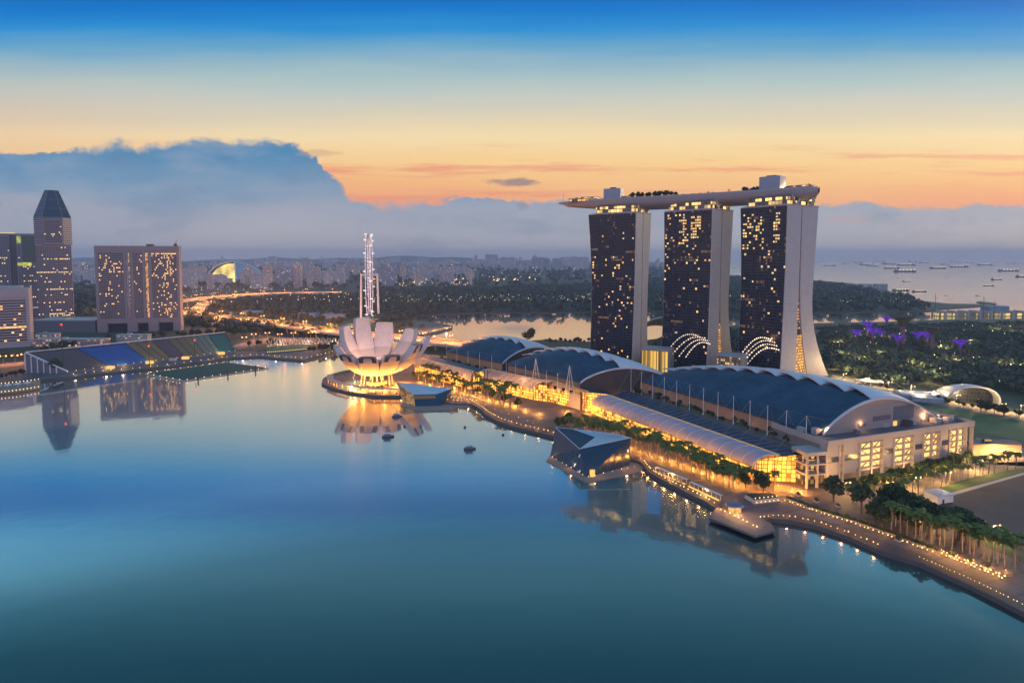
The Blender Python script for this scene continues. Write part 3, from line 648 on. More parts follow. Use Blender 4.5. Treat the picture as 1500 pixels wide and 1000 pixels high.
for i, (a, c) in enumerate(bays + [(.075, .10)]):
    b = MB(); b.poly([(LB * a, 2.95, 6.5), (LB * c, 2.95, 6.5), (LB * c, 2.95, HB - 2.7), (LB * a, 2.95, HB - 2.7)]); by = b.build('lit_bay', BAYL, blk)
    for k in range(5):
        b = MB(); b.box(LB * a + .1, LB * c - .1, .3, 2.9, 7.3 + k * 4.05, 7.75 + k * 4.05); b.build('floor_slab', STONE, by)
    if c - a > .05:
        m_ = (a + c) / 2
        b = MB(); b.box(LB * m_ - .5, LB * m_ + .5, -.1, 1.4, 0, HB - 2.7); b.build('bay_column', STONE, by)
        for k in range(4):
            for (xa, xb) in ((a, m_), (m_, c)):
                z = 8.0 + k * 4.05
                if r_.random() < .3: continue
                b = MB(); x0 = LB * (xa * .62 + xb * .38); x1 = LB * (xa * .15 + xb * .85)
                if r_.random() < .5: x0, x1 = LB * (xa * .3 + xb * .7), LB * (xa * .75 + xb * .25)
                b.hexa([(x0, 1.6, z), (x0 + .4, 1.6, z), (x0 + .4, 2.4, z), (x0, 2.4, z), (x1, 1.6, z + 3.2), (x1 + .4, 1.6, z + 3.2), (x1 + .4, 2.4, z + 3.2), (x1, 2.4, z + 3.2)]); b.build('stair_flight', mat('stair', (.30, .22, .17), .8), by)
for f in (0, .075, .10, .205, .36, .43, .567, .633, .757, .822, .947, .995):
    b = MB(); b.box(LB * f - .6, LB * f + .6, -.2, 1.8, 0, HB - 2.65); b.build('column', STONE, blk)
r = random.Random(2)
for i in range(26):
    x, y = r.uniform(4, LB - 5), r.uniform(8, 26); w, d, h = r.uniform(2, 6), r.uniform(2, 5), r.uniform(1, 3.2)
    b = MB(); b.box(x, x + w, y, y + d, HB - .68, HB + h); b.box(x + .3, x + w * .6, y + .3, y + d - .3, HB + h + .01, HB + h + .5)
    b.build('roof_unit', r.choice((DARK, CONC, mat('duct', (.2, .22, .25), .5, .3))), blk)
for fx in (.1, .33, .78, .9): lamp((A[0] + LB * fx * math.cos(angB) - 14 * math.sin(angB), A[1] + LB * fx * math.sin(angB) + 14 * math.cos(angB), HB + 6), 1500, (1, .5, .2), 1.0)
for a, c in bays:
    x = LB * (a + c) / 2; lamp((A[0] + x * math.cos(angB) + 5 * math.sin(angB), A[1] + x * math.sin(angB) - 5 * math.cos(angB), 6.5), 2600, (1, .62, .25), 1.0)
# white concrete frame between the arcade and the block
A2, B2 = G(1181, 716, 2.2), G(1213, 713, 2.2); fr = thing('entrance_frame', 'pale open concrete frame at the corner between arcade and lit block', 'building', (A2[0], A2[1], 2.2), math.atan2(B2[1] - A2[1], B2[0] - A2[0]))
W2 = math.hypot(B2[0] - A2[0], B2[1] - A2[1]) - .9
for x in (0, W2 * .5, W2 - 1.2):
    for y in (0, 12): b = MB(); b.box(x, x + 1.2, y, y + 1.2, 0, 20); b.build('column', STONE, fr)
for z in (8, 14.2, 20): b = MB(); b.box(-.4, W2 + .2, -.4, 14, z + .01, z + (2.2 if z == 20 else .8)); b.build('floor_slab', STONE, fr)
b = MB(); b.box(1.4, W2 - 1.4, 6, 13, .2, 19.9); b.build('glass_core', winmat('core_glass', (.08, .07, .07), (.04, .04, .05), (1, .55, .16), 2.5, 3.2, .85, .8, .3, .9), fr)

# ------------------------------------------------------------------ glazed arcades with lilac barrel roofs
LILAC = mat('lilac_roof', (.37, .35, .44), .42, .15, var=.1, scale=.06)
LOUVRE = mat('dark_louvre', (.045, .06, .10), .5, .1, var=.4, scale=.4)
AGLASS = winmat('arcade_glass', (.30, .16, .05), (.55, .27, .06), (1.0, .47, .07), 2.4, 2.7, .84, .80, .86, 1.9, rough=.35, var=.3)
def arcade(label, FSx, FNx, PSx, PNx, BSx, BNx, ze, zp, zb, bow=0.0, ribs=16, louvre=True, sag=0.0, endlit=True):
    fS, fN, pS, pN, bS, bN = [G(q[0], q[1], z) for q, z in ((FSx, ze), (FNx, ze), (PSx, zp), (PNx, zp), (BSx, zb), (BNx, zb))]
    ang = math.atan2(fN[1] - fS[1], fN[0] - fS[0]); t = thing('arcade', label, 'shopping arcade', (fS[0], fS[1], 2.2), ang, 'glazed arcades along the promenade')
    c, s = math.cos(-ang), math.sin(-ang)
    loc = lambda p, z: Vector(((p[0] - fS[0]) * c - (p[1] - fS[1]) * s, (p[0] - fS[0]) * s + (p[1] - fS[1]) * c, z - 2.2))
    f0, f1, p0, p1, b0, b1 = loc(fS, ze), loc(fN, ze), loc(pS, zp), loc(pN, zp), loc(bS, zb), loc(bN, zb)
    def vault(u, v, up=0.0):
        f = f0.lerp(f1, v); p = p0.lerp(p1, v); k = math.sin(math.pi * v)
        q = Vector((f.x + (p.x - f.x) * (1 - math.cos(u * math.pi / 2)) ** .9, f.y + (p.y - f.y) * (1 - math.cos(u * math.pi / 2)) ** .9, f.z + (p.z - f.z) * math.sin(u * math.pi / 2) + up))
        q.y += bow * k; q.z += sag * k; return q
    b = MB(); b.grid(lambda u, v: vault(u, v), 8, 24); b.build('vault_roof', LILAC, t, smooth=True)
    for i in range(ribs + 1):
        b = MB(); pts = [vault(j / 7, i / ribs, .12) for j in range(8)]; b.path(pts, .22, 4); b.build('roof_rib', SHELL, t)
    b = MB(); pts = [vault(1, i / 20, .5) for i in range(21)]; b.path(pts, .17, 4); b.build('ridge_light', emat('ridge_glow', (1, .6, .2), .9), t)
    pk = lambda v: vault(1, v)
    bk = lambda v: b0.lerp(b1, v)
    b = MB(); b.grid(lambda u, v: pk(v).lerp(bk(v), u) + Vector((0, 0, -.5)), 4, 24); bo = b.build('louvre_roof', LOUVRE, t)
    if louvre:
        for i in range(int(ribs * 1.5)):
            v = (i + .5) / (ribs * 1.5); b = MB(); b.path([pk(v).lerp(bk(v), .1), pk(v).lerp(bk(v), .9)], .3, 4); b.build('louvre_blade', mat('louvre_blade', (.15, .17, .24), .5), bo)
    b = MB(); b.grid(lambda u, v: Vector((vault(0, u).x, vault(0, u).y - .2, .05 + (vault(0, u).z - .35) * v)), 24, 1); b.build('glass_front', AGLASS, t)
    b = MB(); b.grid(lambda u, v: bk(u) * 1.0 + Vector((0, 0, -1 - (zb - 3.5) * v)), 8, 1); b.build('rear_wall', CONC, t)
    for i in range(ribs + 1):
        q = vault(0, i / ribs); b = MB(); b.tube((q.x, q.y - .5, 0), (q.x, q.y - .5, q.z), .35, .3, 5); b.build('front_column', SHELL, t)
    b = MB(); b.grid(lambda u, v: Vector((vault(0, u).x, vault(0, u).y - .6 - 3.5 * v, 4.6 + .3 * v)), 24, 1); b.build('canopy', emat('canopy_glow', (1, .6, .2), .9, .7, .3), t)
    for v in (0, 1):
        n = 10; off = 1.2 if v == 0 else -1.2
        pts = [vault(j / n, v, -.2) + Vector((off, 0, 0)) for j in range(n + 1)] + [bk(v) + Vector((off, 0, -.6))]
        b = MB(); b.poly([(p.x, p.y, p.z) for p in pts] + [(pts[-1].x, pts[-1].y, .05), (pts[0].x, pts[0].y, .05)]); b.build('glass_gable', AGLASS, t)
        b = MB(); b.path(pts[:-1], .45, 5); b.build('gable_arch', SHELL, t)
        for j in range(1, n):
            if j % 2: b = MB(); b.tube((pts[j].x - off * .4, pts[j].y, .1), (pts[j].x - off * .4, pts[j].y, pts[j].z), .25, .25, 4); b.build('gable_mullion', DARK, t)
    return t, vault, bk, loc
arc_near, vault_n, bk_n, _ = arcade('long lilac barrel roof in front of the largest blue-roofed hall', (1105, 684), (866, 591), (1142, 667), (892, 579), (1181, 664), (917, 571), 11, 21.5, 21, ribs=18)
arc_mid, vault_m, bk_m, _ = arcade('lilac barrel roof with a wide glowing gable facing the promenade, below the middle hall', (782, 570), (699, 552), (806, 559), (716, 541), (862, 566), (735, 541), 13, 24, 22, ribs=10, louvre=False)
arc_link, vault_l, bk_l, _ = arcade('short lilac vault joining the middle arcade to the long one', (856, 578), (784, 562), (862, 574), (806, 557), (905, 578), (846, 560), 17, 24, 20, ribs=6, louvre=False)
arc_far, vault_f, bk_f, _ = arcade('curved lilac roofs nearest the lily-shaped museum', (690, 556), (606, 534), (694, 544), (612, 524), (716, 543), (628, 519), 13, 22, 21, ribs=10, louvre=False)
# terraces between arcades and halls
def terrace(label, pts, z):
    t = thing('roof_terrace', label, 'terrace', (pts[0][0], pts[0][1], 2.2)); q = [(p[0] - pts[0][0], p[1] - pts[0][1]) for p in pts]
    b = MB(); b.prism(q, .02, z, 0, 1); b.build('deck', [CONC, mat('terrace_floor', (.16, .12, .10), .85, scale=.15)], t); return t
def wpt(t, v): return (t.matrix_world @ Vector(v))
bpy.context.view_layer.update()
nb0, nb1 = wpt(arc_near, bk_n(0)), wpt(arc_near, bk_n(1))
terrace('planted roof terrace with masts between the long arcade and the largest hall', [(nb0.x, nb0.y), (HS[0] - 4, HS[1] - 2), (HS[0] + .5, HS[1] + 1), (HN[0] + .5, HN[1]), (HN[0] - 6, HN[1] + 4), (nb1.x, nb1.y)], 18.3)
mb0, mb1 = wpt(arc_mid, bk_m(0)), wpt(arc_mid, bk_m(1))
terrace('roof terrace with tripod masts in front of the middle blue-roofed hall', [(mb0.x, mb0.y), (MS[0], MS[1]), (MN[0], MN[1]), (mb1.x, mb1.y)], 14.5)
fb0, fb1 = wpt(arc_far, bk_f(0)), wpt(arc_far, bk_f(1))
terrace('curved roof terrace with lamps in front of the smallest blue-roofed hall', [(fb0.x, fb0.y), (FS[0], FS[1]), (FN[0], FN[1]), (fb1.x, fb1.y)], 13.5)
# masts with stay cables
def mast(base, h, foot, label, group, tripod=False):
    t = thing('mast', label, 'mast', base, 0, group)
    b = MB(); b.tube((0, 0, 0), (0, 0, h), .32, .16, 6); b.build('pole', WHITE, t)
    if tripod:
        for a in (0.4, 2.5): b = MB(); b.tube((math.cos(a) * 5, math.sin(a) * 5 - 2, 0), (0, 0, h), .4, .25, 5); b.build('leg', WHITE, t)
    for f in foot: b = MB(); b.tube((0, 0, h), (f[0] - base[0], f[1] - base[1], f[2] - base[2]), .05, .05, 3); b.build('stay_cable', STEEL, t)
    return t
def lerp2(a, c, f): return (a[0] + (c[0] - a[0]) * f, a[1] + (c[1] - a[1]) * f)
for i in range(13):
    f = (i + .35) / 13; e = lerp2(HS, HN, f); q = (e[0] - 7, e[1] - 2.5, 20.5)
    w0 = wpt(arc_near, vault_n(1, min(1, f))) 
    mast(q, 21, [(e[0] + 12, e[1] + 5, 36), (w0.x, w0.y, w0.z), (e[0], e[1], 28)], 'white stayed mast on the terrace between long arcade and largest hall', 'masts along the largest hall')
for i in range(7):
    f = (i + .4) / 7; e = lerp2(MS, MN, f); tri = i in (0, 3)
    mast((e[0] - 6, e[1] - 6, 16.7), 27 if tri else 17, [(e[0] + 18, e[1] + 14, 32), (e[0] + 2, e[1] + 20, 30)], ('tall white tripod mast at the corner of the middle hall, by the link vault' if i == 0 else 'tall white tripod mast halfway along the middle blue-roofed hall') if tri else 'slim white mast in front of the middle blue-roofed hall', 'masts along the middle hall', tri)
for i in range(5):
    f = (i + .4) / 5; e = lerp2(FS, FN, f); mast((e[0] - 6, e[1] - 6, 15.7), 19, [(e[0] + 16, e[1] + 12, 29)], 'slim white mast in front of the smallest blue-roofed hall', 'masts along the smallest hall')
for i in range(9):
    e = lerp2(HS, HN, (i + .5) / 9); lamp((e[0] - 5, e[1] - 2, 20), 1500, (1, .45, .16), .8)
for i in range(4):
    e = lerp2(MS, MN, (i + .5) / 4); lamp((e[0] - 12, e[1] - 12, 19), 700, (1, .5, .18), .8)
# ------------------------------------------------------------------ lily-shaped museum
C = G(552, 563, 2.2)
mus = thing('museum', 'white lily-shaped museum of curved petals, lit orange from below, on its round island', 'museum', (C[0], C[1], 2.2))
PETM = winmat('petal_cladding', (.44, .36, .33), (.62, .51, .47), (1, 1, 1), 2.6, 2.6, .93, .94, 0.0, 0.0, rough=.5, var=.1, gvar=.12)
PGL = mat('skylight_glass', (.05, .08, .12), .15)
petals = [(-90, 37, 43, 19, .55), (-55, 38, 44, 18, .55), (-125, 38, 44, 18, .55), (-161, 45, 45, 15, .45), (-19, 47, 53, 15, .5), (17, 51, 60, 14, .48), (52, 57, 55, 15, .32), (90, 64, 47, 18, .16), (126, 70, 44, 16, .12), (162, 63, 43, 13, .18)]
for az, zt, rt, wm, lean in petals:
    a = R(az); ca, sa = math.cos(a), math.sin(a)
    def spine(p, inner):
        th = p * (math.pi / 2 - lean)
        k = 1 / math.sin(math.pi / 2 - lean); kz = 1 / (1 - math.cos(math.pi / 2 - lean))
        if inner: r_ = 2 + (rt - 6.0 - 2) * (math.sin(th) * k) ** .95; z_ = 24 + (zt - 24) * ((1 - math.cos(th)) * kz) ** 1.05
        else: r_ = 4 + (rt - 4) * math.sin(th) * k; z_ = 11 + (zt - 11) * (1 - math.cos(th)) * kz
        return r_, z_
    def wd(p):
        full = 2 * max(2.5, spine(p, False)[0]) * math.tan(R(17.2)); k = max(0, (p - .42) / .58) ** 1.15
        return full * (1 - k) + min(full, wm) * k
    def pt(p, side, inner):
        r_, z_ = spine(p, inner); w = wd(p) * (.97 if inner else 1.0) / 2 * side
        bul = 0 if abs(side) > .99 else (1.2 if not inner else -.8) * (1 - side * side) * min(1, p * 2)
        r_ += bul * .8; z_ -= bul * .6
        return (r_ * ca - w * sa, r_ * sa + w * ca, z_)
    N = 16
    b = MB()
    b.grid(lambda u, v: pt(v, 1 - 2 * u, False), 6, N); b.grid(lambda u, v: pt(v, -1 + 2 * u, True), 6, N)
    for sd_ in (1, -1): b.grid(lambda u, v: [pt(v, sd_, False)[k] * (1 - u) + pt(v, sd_, True)[k] * u for k in range(3)], 1, N)
    pe = b.build('petal', PETM, mus)
    b = MB(); up = .12
    q = [pt(1, -1, False), pt(1, 1, False), pt(1, 1, True), pt(1, -1, True)]; mid = [sum(c[i] for c in q) / 4 for i in range(3)]
    b.poly([(c[0], c[1], c[2] + .02) for c in q]); b.poly([tuple(mid[i] + (c[i] - mid[i]) * .86 + (.25 if i == 2 else 0) for i in range(3)) for c in q]); b.build('skylight', PGL, pe)
    if az < 0 and az > -149:                      # dark glazed tips of the low front petals
        b = MB(); e = [pt(.985, -.9, False), pt(.985, .9, False), pt(.86, .9, False), pt(.86, -.9, False)]
        e = [(c[0] + ca * .9, c[1] + sa * .9, c[2]) for c in e]; b.poly(e); b.build('window_band', PGL, pe)
b = MB(); b.lathe([(0, 26), (14, 25), (24, 30), (25, 29), (15, 21), (8, 12), (3, 11), (0, 11)], 0, 0, 30); b.build('core_bowl', PETM, mus, True)
for i in range(10):
    a = 2 * math.pi * i / 10 + .2; b = MB(); b.tube((17 * math.cos(a), 17 * math.sin(a), 0), (15 * math.cos(a + .1), 15 * math.sin(a + .1), 18), .9, .8, 6); b.build('column', mat('column_grey', (.20, .17, .16), .6), mus)
for i in range(8):
    a = 2 * math.pi * i / 8; b = MB(); b.tube((8 * math.cos(a), 8 * math.sin(a), 0), (6 * math.cos(a + .5), 6 * math.sin(a + .5), 13), .5, .5, 5); b.tube((8 * math.cos(a + .5), 8 * math.sin(a + .5), 0), (6 * math.cos(a), 6 * math.sin(a), 13), .5, .5, 5); b.build('lattice_strut', WHITE, mus)
b = MB(); b.lathe([(0, .5), (11, .5), (11, 4.5), (0, 4.6)], 0, 0, 20); b.build('lobby', winmat('lobby_lit', (.3, .2, .1), (.4, .25, .1), (1, .55, .15), 2.5, 4.4, .8, .8, .9, 1.0), mus)
for i in range(9):
    a = R(-180 + i * 190 / 8); lamp((C[0] + 28 * math.cos(a), C[1] + 28 * math.sin(a), 5.0), 30000, (1, .40, .07), 1.2)
lamp((C[0], C[1] - 4, 38), 15000, (1, .56, .36), 2); lamp((C[0] - 12, C[1] - 8, 36), 9000, (1, .56, .36), 2); lamp((C[0] + 14, C[1] - 6, 36), 9000, (1, .56, .36), 2)  # added warm lamps hung in the bowl, tinting the inner petals pink
# ring of the island: colonnade and pond
col = thing('colonnade', 'curved waterside colonnade on the rim of the museum island', 'colonnade', (C[0], C[1], 2.3))
RP = [(600, 581)] + RIM[:6]
def rimpt(f, k=.93):                                # along the island's water edge
    g = min(f * 5.999, 5.999); a = int(g); g -= a; p = RP[a]; q = RP[a + 1]
    x, y = G(p[0] + (q[0] - p[0]) * g, p[1] + (q[1] - p[1]) * g, 2.3)
    return ((x - C[0]) * k, (y - C[1]) * k)
for i in range(19):
    x, y = rimpt(i / 18, .88); b = MB(); b.tube((x, y, 0), (x, y, 4.6), .45, .45, 6); b.build('column', CONC, col)
b = MB(); b.grid(lambda u, v: (rimpt(v, .91 - .12 * u)[0], rimpt(v, .91 - .12 * u)[1], 4.7), 1, 30); b.grid(lambda u, v: (rimpt(v, .79 + .12 * u)[0], rimpt(v, .79 + .12 * u)[1], 5.4), 1, 30)
b.grid(lambda u, v: (rimpt(v, .91)[0], rimpt(v, .91)[1], 4.7 + .7 * u), 1, 30); b.build('roof', PETM, col)
b = MB(); b.lathe([(0, .06), (30, .05)], -12, -2, 40); tag(b.build('pond', mat('pond_water', (.03, .05, .05), .06), None, loc=(C[0], C[1], 2.25)), kind='structure')

# ------------------------------------------------------------------ two faceted glass pavilions on the water
PAVG = winmat('pavilion_glass', (.016, .045, .08), (.014, .05, .095), (.8, .9, 1.0), 1.1, 2.2, .9, .93, .012, .9, rough=.12, spec=.5, var=.3)
WHR = mat('white_ribbed_roof', (.55, .60, .66), .35, .2, var=.08)
PAVL = winmat('pavilion_lit', (.34, .17, .05), (.3, .14, .03), (1, .5, .12), 1.0, 1.2, .8, .8, .6, .55)
def pav_mesh(t, name, pts, faces, m):
    b = MB(); b.v = [tuple(p) for p in pts]
    for f in faces: b.face(f)
    return b.build(name, m, t)
o = G(868, 690, 0); pv = thing('glass_pavilion', 'faceted blue glass pavilion with white folded roof, standing in the water near the long arcade', 'pavilion', (o[0], o[1], 0))
def lp(px, py, z): x, y = G(px, py, z); return (x - o[0], y - o[1], z)
a0, a1, a2 = lp(806, 668, .5), lp(861, 699, .5), lp(922, 681, .5); a3, a4 = lp(905, 655, .5), lp(830, 648, .5)
h0, h1, h2 = lp(814, 626, 13), lp(849, 657, 14), lp(923, 641, 18); hm, h3, h4 = lp(872, 640, 14), lp(905, 636, 14), lp(838, 628, 14)
pav_mesh(pv, 'glass_wall', [a0, a1, h1, h0], [(0, 1, 2, 3)], PAVG); pav_mesh(pv, 'glass_wall', [a1, a2, h2, h1], [(0, 1, 2, 3)], PAVG)
pav_mesh(pv, 'glass_wall', [a2, a3, h3, h2], [(0, 1, 2, 3)], PAVG); pav_mesh(pv, 'rear_glass', [a3, a4, a0, h0, h4, h3], [(0, 1, 4, 5), (1, 2, 3, 4)], PAVG)
rf = pav_mesh(pv, 'folded_roof', [h1, h2, h3, h4, h0, hm], [(0, 1, 5), (1, 2, 5), (2, 3, 5)], WHR); pav_mesh(pv, 'glass_roof', [h0, h1, hm, h4], [(0, 1, 2, 3)], PAVG)
v1, v2 = Vector(h1), Vector(h2); vm = Vector(hm)
for i in range(12):
    f = (i + .5) / 12; b = MB(); b.tube(v1.lerp(v2, f) + Vector((0, 0, .15)), vm.lerp(Vector(h3), f) + Vector((0, 0, .15)), .16, .16, 4); b.build('roof_rib', WHITE, rf)
b = MB(); b.path([h0, h1, h2, h3, h4, h0], .3, 5); b.build('edge_trim', WHR, pv)
dk = [G(800, 673, 1.2), G(860, 705, 1.2), G(938, 688, 1.2), G(948, 676, 1.2), G(910, 650, 1.2), G(822, 642, 1.2)]
b = MB(); b.prism([(p[0] - o[0], p[1] - o[1]) for p in dk], -.8, .49); b.build('deck', mat('deck_timber', (.34, .22, .16), .8, scale=.4), pv)
b = MB(); q = Vector(a1).lerp(Vector(a2), .1); b.box(q.x - 1.6, q.x + 1.6, q.y - 1.2, q.y - .4, .5, 5); b.build('lit_door', WARMW, pv)
b = MB(); q = Vector(a1).lerp(Vector(a2), .72); b.box(q.x - 1.6, q.x + 1.6, q.y - .8, q.y - .2, .5, 5); b.build('door', DARK, pv)
o = G(610, 592, 0); pv2 = thing('glass_pavilion', 'smaller faceted pavilion with orange-lit side, on the water beside the museum island', 'pavilion', (o[0], o[1], 0))
c0, c1, c2, c3 = lp(590, 588, .5), lp(608, 595, .5), lp(645, 594, .5), lp(660, 583, .5); c4 = lp(600, 578, .5)
d0, d1, d2, d3, d4 = lp(581, 560, 17), lp(606, 578, 9), lp(640, 577, 9), lp(662, 569, 12), lp(600, 561, 15)
pav_mesh(pv2, 'lit_wall', [c0, c1, d1, d0], [(0, 1, 2, 3)], PAVL); pav_mesh(pv2, 'glass_wall', [c1, c2, d2, d1], [(0, 1, 2, 3)], PAVG)
pav_mesh(pv2, 'glass_wall', [c2, c3, d3, d2], [(0, 1, 2, 3)], PAVG); pav_mesh(pv2, 'rear_glass', [c3, c4, c0, d0, d4, d3], [(0, 1, 4, 5), (1, 2, 3, 4)], PAVG)
pav_mesh(pv2, 'folded_roof', [d0, d1, d2, d3, d4], [(0, 1, 2, 4), (2, 3, 4)], WHR)
m1, m2 = Vector(c1).lerp(Vector(d1), .62), Vector(c2).lerp(Vector(d2), .62); m3, m4 = Vector(c1).lerp(Vector(d1), .93), Vector(c2).lerp(Vector(d2), .93)
pav_mesh(pv2, 'lit_window_band', [m1 + Vector((.5, -.5, 0)), m2 + Vector((-2, -.5, 0)), m4 + Vector((-2, -.5, 0)), m3 + Vector((.5, -.5, 0))], [(0, 1, 2, 3)], PAVL)
dk = [G(586, 592, 1), G(608, 600, 1), G(650, 600, 1), G(700, 592, 1), G(690, 580, 1), G(600, 574, 1)]
b = MB(); b.prism([(p[0] - o[0], p[1] - o[1]) for p in dk], -.8, .49); b.build('deck', mat('deck_timber'), pv2) if False else b.build('deck', MT['deck_timber'], pv2)

# ------------------------------------------------------------------ observation wheel seen nearly edge-on
wc = P3(541, 411, 1330)
wh = thing('ferris_wheel', 'tall white-lit observation wheel seen nearly edge-on between its two support columns', 'ferris wheel', (wc[0], wc[1], 2), R(100.8))
zc = 101.0; RW = 86.0
WHM = emat('wheel_glow', (1.0, .74, .78), 1.7, .7, .16)
WH2 = mat('wheel_steel', (.6, .55, .56), .4, .2)
def ring_pts(rr, off, n=72): return [(rr * math.cos(2 * math.pi * i / n), off, zc + rr * math.sin(2 * math.pi * i / n)) for i in range(n + 1)]
for rr, off in ((RW, -4.5), (RW, 4.5), (RW - 7, 0)):
    b = MB(); b.path(ring_pts(rr, off), .6, 4); b.build('rim_tube', WHM, wh)
b = MB(); P_, Q_, S_ = ring_pts(RW, -4.5), ring_pts(RW, 4.5), ring_pts(RW - 7, 0)
for i in range(72): b.tube(P_[i], Q_[i + 1], .4, .4, 3); b.tube(P_[i], S_[i], .4, .4, 3); b.tube(Q_[i], S_[i + 1], .4, .4, 3); b.tube(Q_[i], P_[i + 1], .3, .3, 3)
b.build('rim_lattice', emat('rim_lattice', (1.0, .66, .70), .5, .9, .2), wh)
b = MB(); b.tube((0, -15, zc), (0, 15, zc), 2.2, 2.2, 10); b.build('hub', WH2, wh)
for i in range(28):
    a = 2 * math.pi * i / 28; b = MB(); b.tube((0, (-1) ** i * 6, zc), ((RW - 7) * math.cos(a), 0, zc + (RW - 7) * math.sin(a)), .12, .12, 3); b.build('spoke', WH2, wh)
capm = MB(); capm.ball((0, 0, 0), 1.9, 0, 8, .8); CAPM = capm.mesh('capsule', [emat('capsule_glow', (1, .85, .86), 1.2)])
for i in range(28):
    a = 2 * math.pi * (i + .5) / 28; oo = bpy.data.objects.new('capsule', CAPM); COL.objects.link(oo); oo.parent = wh; oo.location = ((RW + 2) * math.cos(a), -6.0 + 12 * (i % 2), zc + (RW + 2) * math.sin(a)); oo.scale = (1, 1.7, 1)
for sg in (-1, 1):
    b = MB(); b.tube((0, sg * 19, 0), (0, sg * 17, zc + 3), 2.4, 2.0, 8); b.tube((0, sg * 17, zc), (0, sg * 10, zc), 1.6, 1.6, 6); b.build('support_column', WHITE, wh)
tb = thing('wheel_terminal', 'low round building with glowing rings at the foot of the observation wheel', 'building', (wc[0], wc[1], 2))
b = MB(); b.lathe([(0, .05), (27, .05), (27, 4), (26, 6), (24, 7.5), (0, 8)], 0, 0, 28); b.build('wall', winmat('terminal_glass', (.3, .28, .3), (.25, .2, .12), (1, .7, .3), 4, 4.2, .8, .6, .6, 1.1), tb)
b = MB(); b.lathe([(0, 9.2), (30, 8.1), (30, 7.6), (0, 8.05)], 0, 0, 28); b.build('roof', mat('terminal_roof', (.4, .4, .44), .5), tb)
for i in range(3): lamp((wc[0] - 25 + 25 * i, wc[1] - 50, 12), 9000, (1, .75, .5), 1)

# ------------------------------------------------------------------ hotels and office towers on the left
def fit(pxl, pyl, pxr, th):
    A = G(pxl, pyl, 2); c, s_ = math.cos(R(th)), math.sin(R(th)); k = (pxr - 750) / 900
    return A, (k * A[1] - A[0]) / (c - k * s_)
def pane_box(w, h, m, dep=.25):
    k = ('p', w, h, m.name)
    if k not in WINBOX: b = MB(); b.box(-w / 2, w / 2, -dep, .2, -h / 2, h / 2); WINBOX[k] = b.mesh('window', m)
    return WINBOX[k]
def windows(t, cells, w, h, dark, lits, plit, seed, litrows=(), yface=0.0, litcap=99):
    """each lit window is a part of its own up to a hundred; the dark rest is one part"""
    r = random.Random(seed); b = MB(); lo_ = MB(); n = 0; cells = list(cells); r.shuffle(cells)
    for (x, z, f) in cells:
        on = r.random() < (plit if not callable(plit) else plit(x, z, f))
        if on and n >= litcap: lo_.box(x - w / 2, x + w / 2, yface - .25, yface + .2, z - h / 2, z + h / 2)
        elif on:
            oo = bpy.data.objects.new('lit_window', pane_box(w, h, r.choice(lits))); COL.objects.link(oo); oo.parent = t; oo.location = (x, yface, z); n += 1
        else: b.box(x - w / 2, x + w / 2, yface - .18, yface + .2, z - h / 2, z + h / 2)
    o = b.build('dark_window', dark, t); tag(o, kind='stuff')
    if lo_.f: tag(lo_.build('lit_window', lits[1], t), kind='stuff')
    return o
DGL = mat('dark_pane', (.02, .025, .04), .15, var=.4)
CREAM = mat('cream_concrete', (.25, .225, .245), .75, var=.1, scale=.04, streak=True)
L_ = [emat('hotel_light_a', (1, .46, .12), 2.4), emat('hotel_light_b', (1, .56, .18), 1.6), emat('hotel_light_c', (1, .36, .09), 1.8)]
A, LW = fit(143, 487, 263, 14); ZT = 160.0
rz_ = thing('slab_hotel', 'wide pale slab hotel with three bays of windows over dark portals, left of the wheel', 'hotel', (A[0], A[1], 2), R(14))
b = MB(); b.box(0, LW, 0, 16, 16.2, ZT); wl = b.build('wall', CREAM, rz_)
for f0, f1 in ((0, .115), (.355, .47), (.605, .725), (.905, 1.0)): b = MB(); b.box(LW * f0, LW * f1, -1.2, 17.5, 0, 24); b.build('pier', CREAM, rz_)
b = MB(); b.box(2, LW - 2, 6, 14, 0, 16.1); b.build('portal_glass', DGL, rz_)
b = MB(); b.box(-.4, LW + .4, -.9, 16.6, ZT - 8, ZT + .6); b.build('top_band', CREAM, rz_)
for f0, f1 in ((0, .03), (.335, .36), (.415, .445), (.555, .585), (.63, .66), (.97, 1.0)): b = MB(); b.box(LW * f0, LW * f1, -1.1, -.003, 24.1, ZT - 8.1); b.build('fin', CREAM, rz_)
cells = []
for (f0, f1, n) in ((.04, .33, 17), (.448, .552, 6), (.665, .965, 18)):
    for i in range(n):
        for f in range(33): cells.append((LW * (f0 + (f1 - f0) * (i + .5) / n), 27 + f * 3.72, f))
pl = lambda x, z, f: .075 + (.16 if x > LW * .66 and f > 19 else 0) + (.5 if f == 32 and x > LW * .66 else 0) + (.18 if x < LW * .34 and 22 < f < 29 else 0) + (.12 if LW * .8 < x < LW * .9 else 0) + (.1 if LW*.14 < x < LW*.2 else 0)
windows(rz_, cells, 1.7, 1.9, DGL, L_, pl, 5)
b = MB(); b.grid(lambda u, v: (LW * .37 + 4.5 * u, -.5, 27 + 120 * v), 1, 1); b.build('stair_light', winmat('stair_lights', (.3, .26, .28), (.2, .15, .1), (1, .6, .2), 4.5, 3.7, .35, .4, .45, 1.2), rz_)
b = MB(); b.grid(lambda u, v: (LW * .594 + 4.0 * u, -.5, 27 + 120 * v), 1, 1); b.build('stair_light', winmat('stair_lights_b', (.3, .2, .12), (.35, .2, .1), (1, .46, .14), 4.5, 3.7, .9, .6, .93, 1.3), rz_)
b = MB(); b.box(LW * .6, LW * .68, 4, 12, ZT + .61, ZT + 4); b.box(LW * .93, LW * .96, 6, 13, ZT + .61, ZT + 5); b.build('plant_room', DARK, rz_)
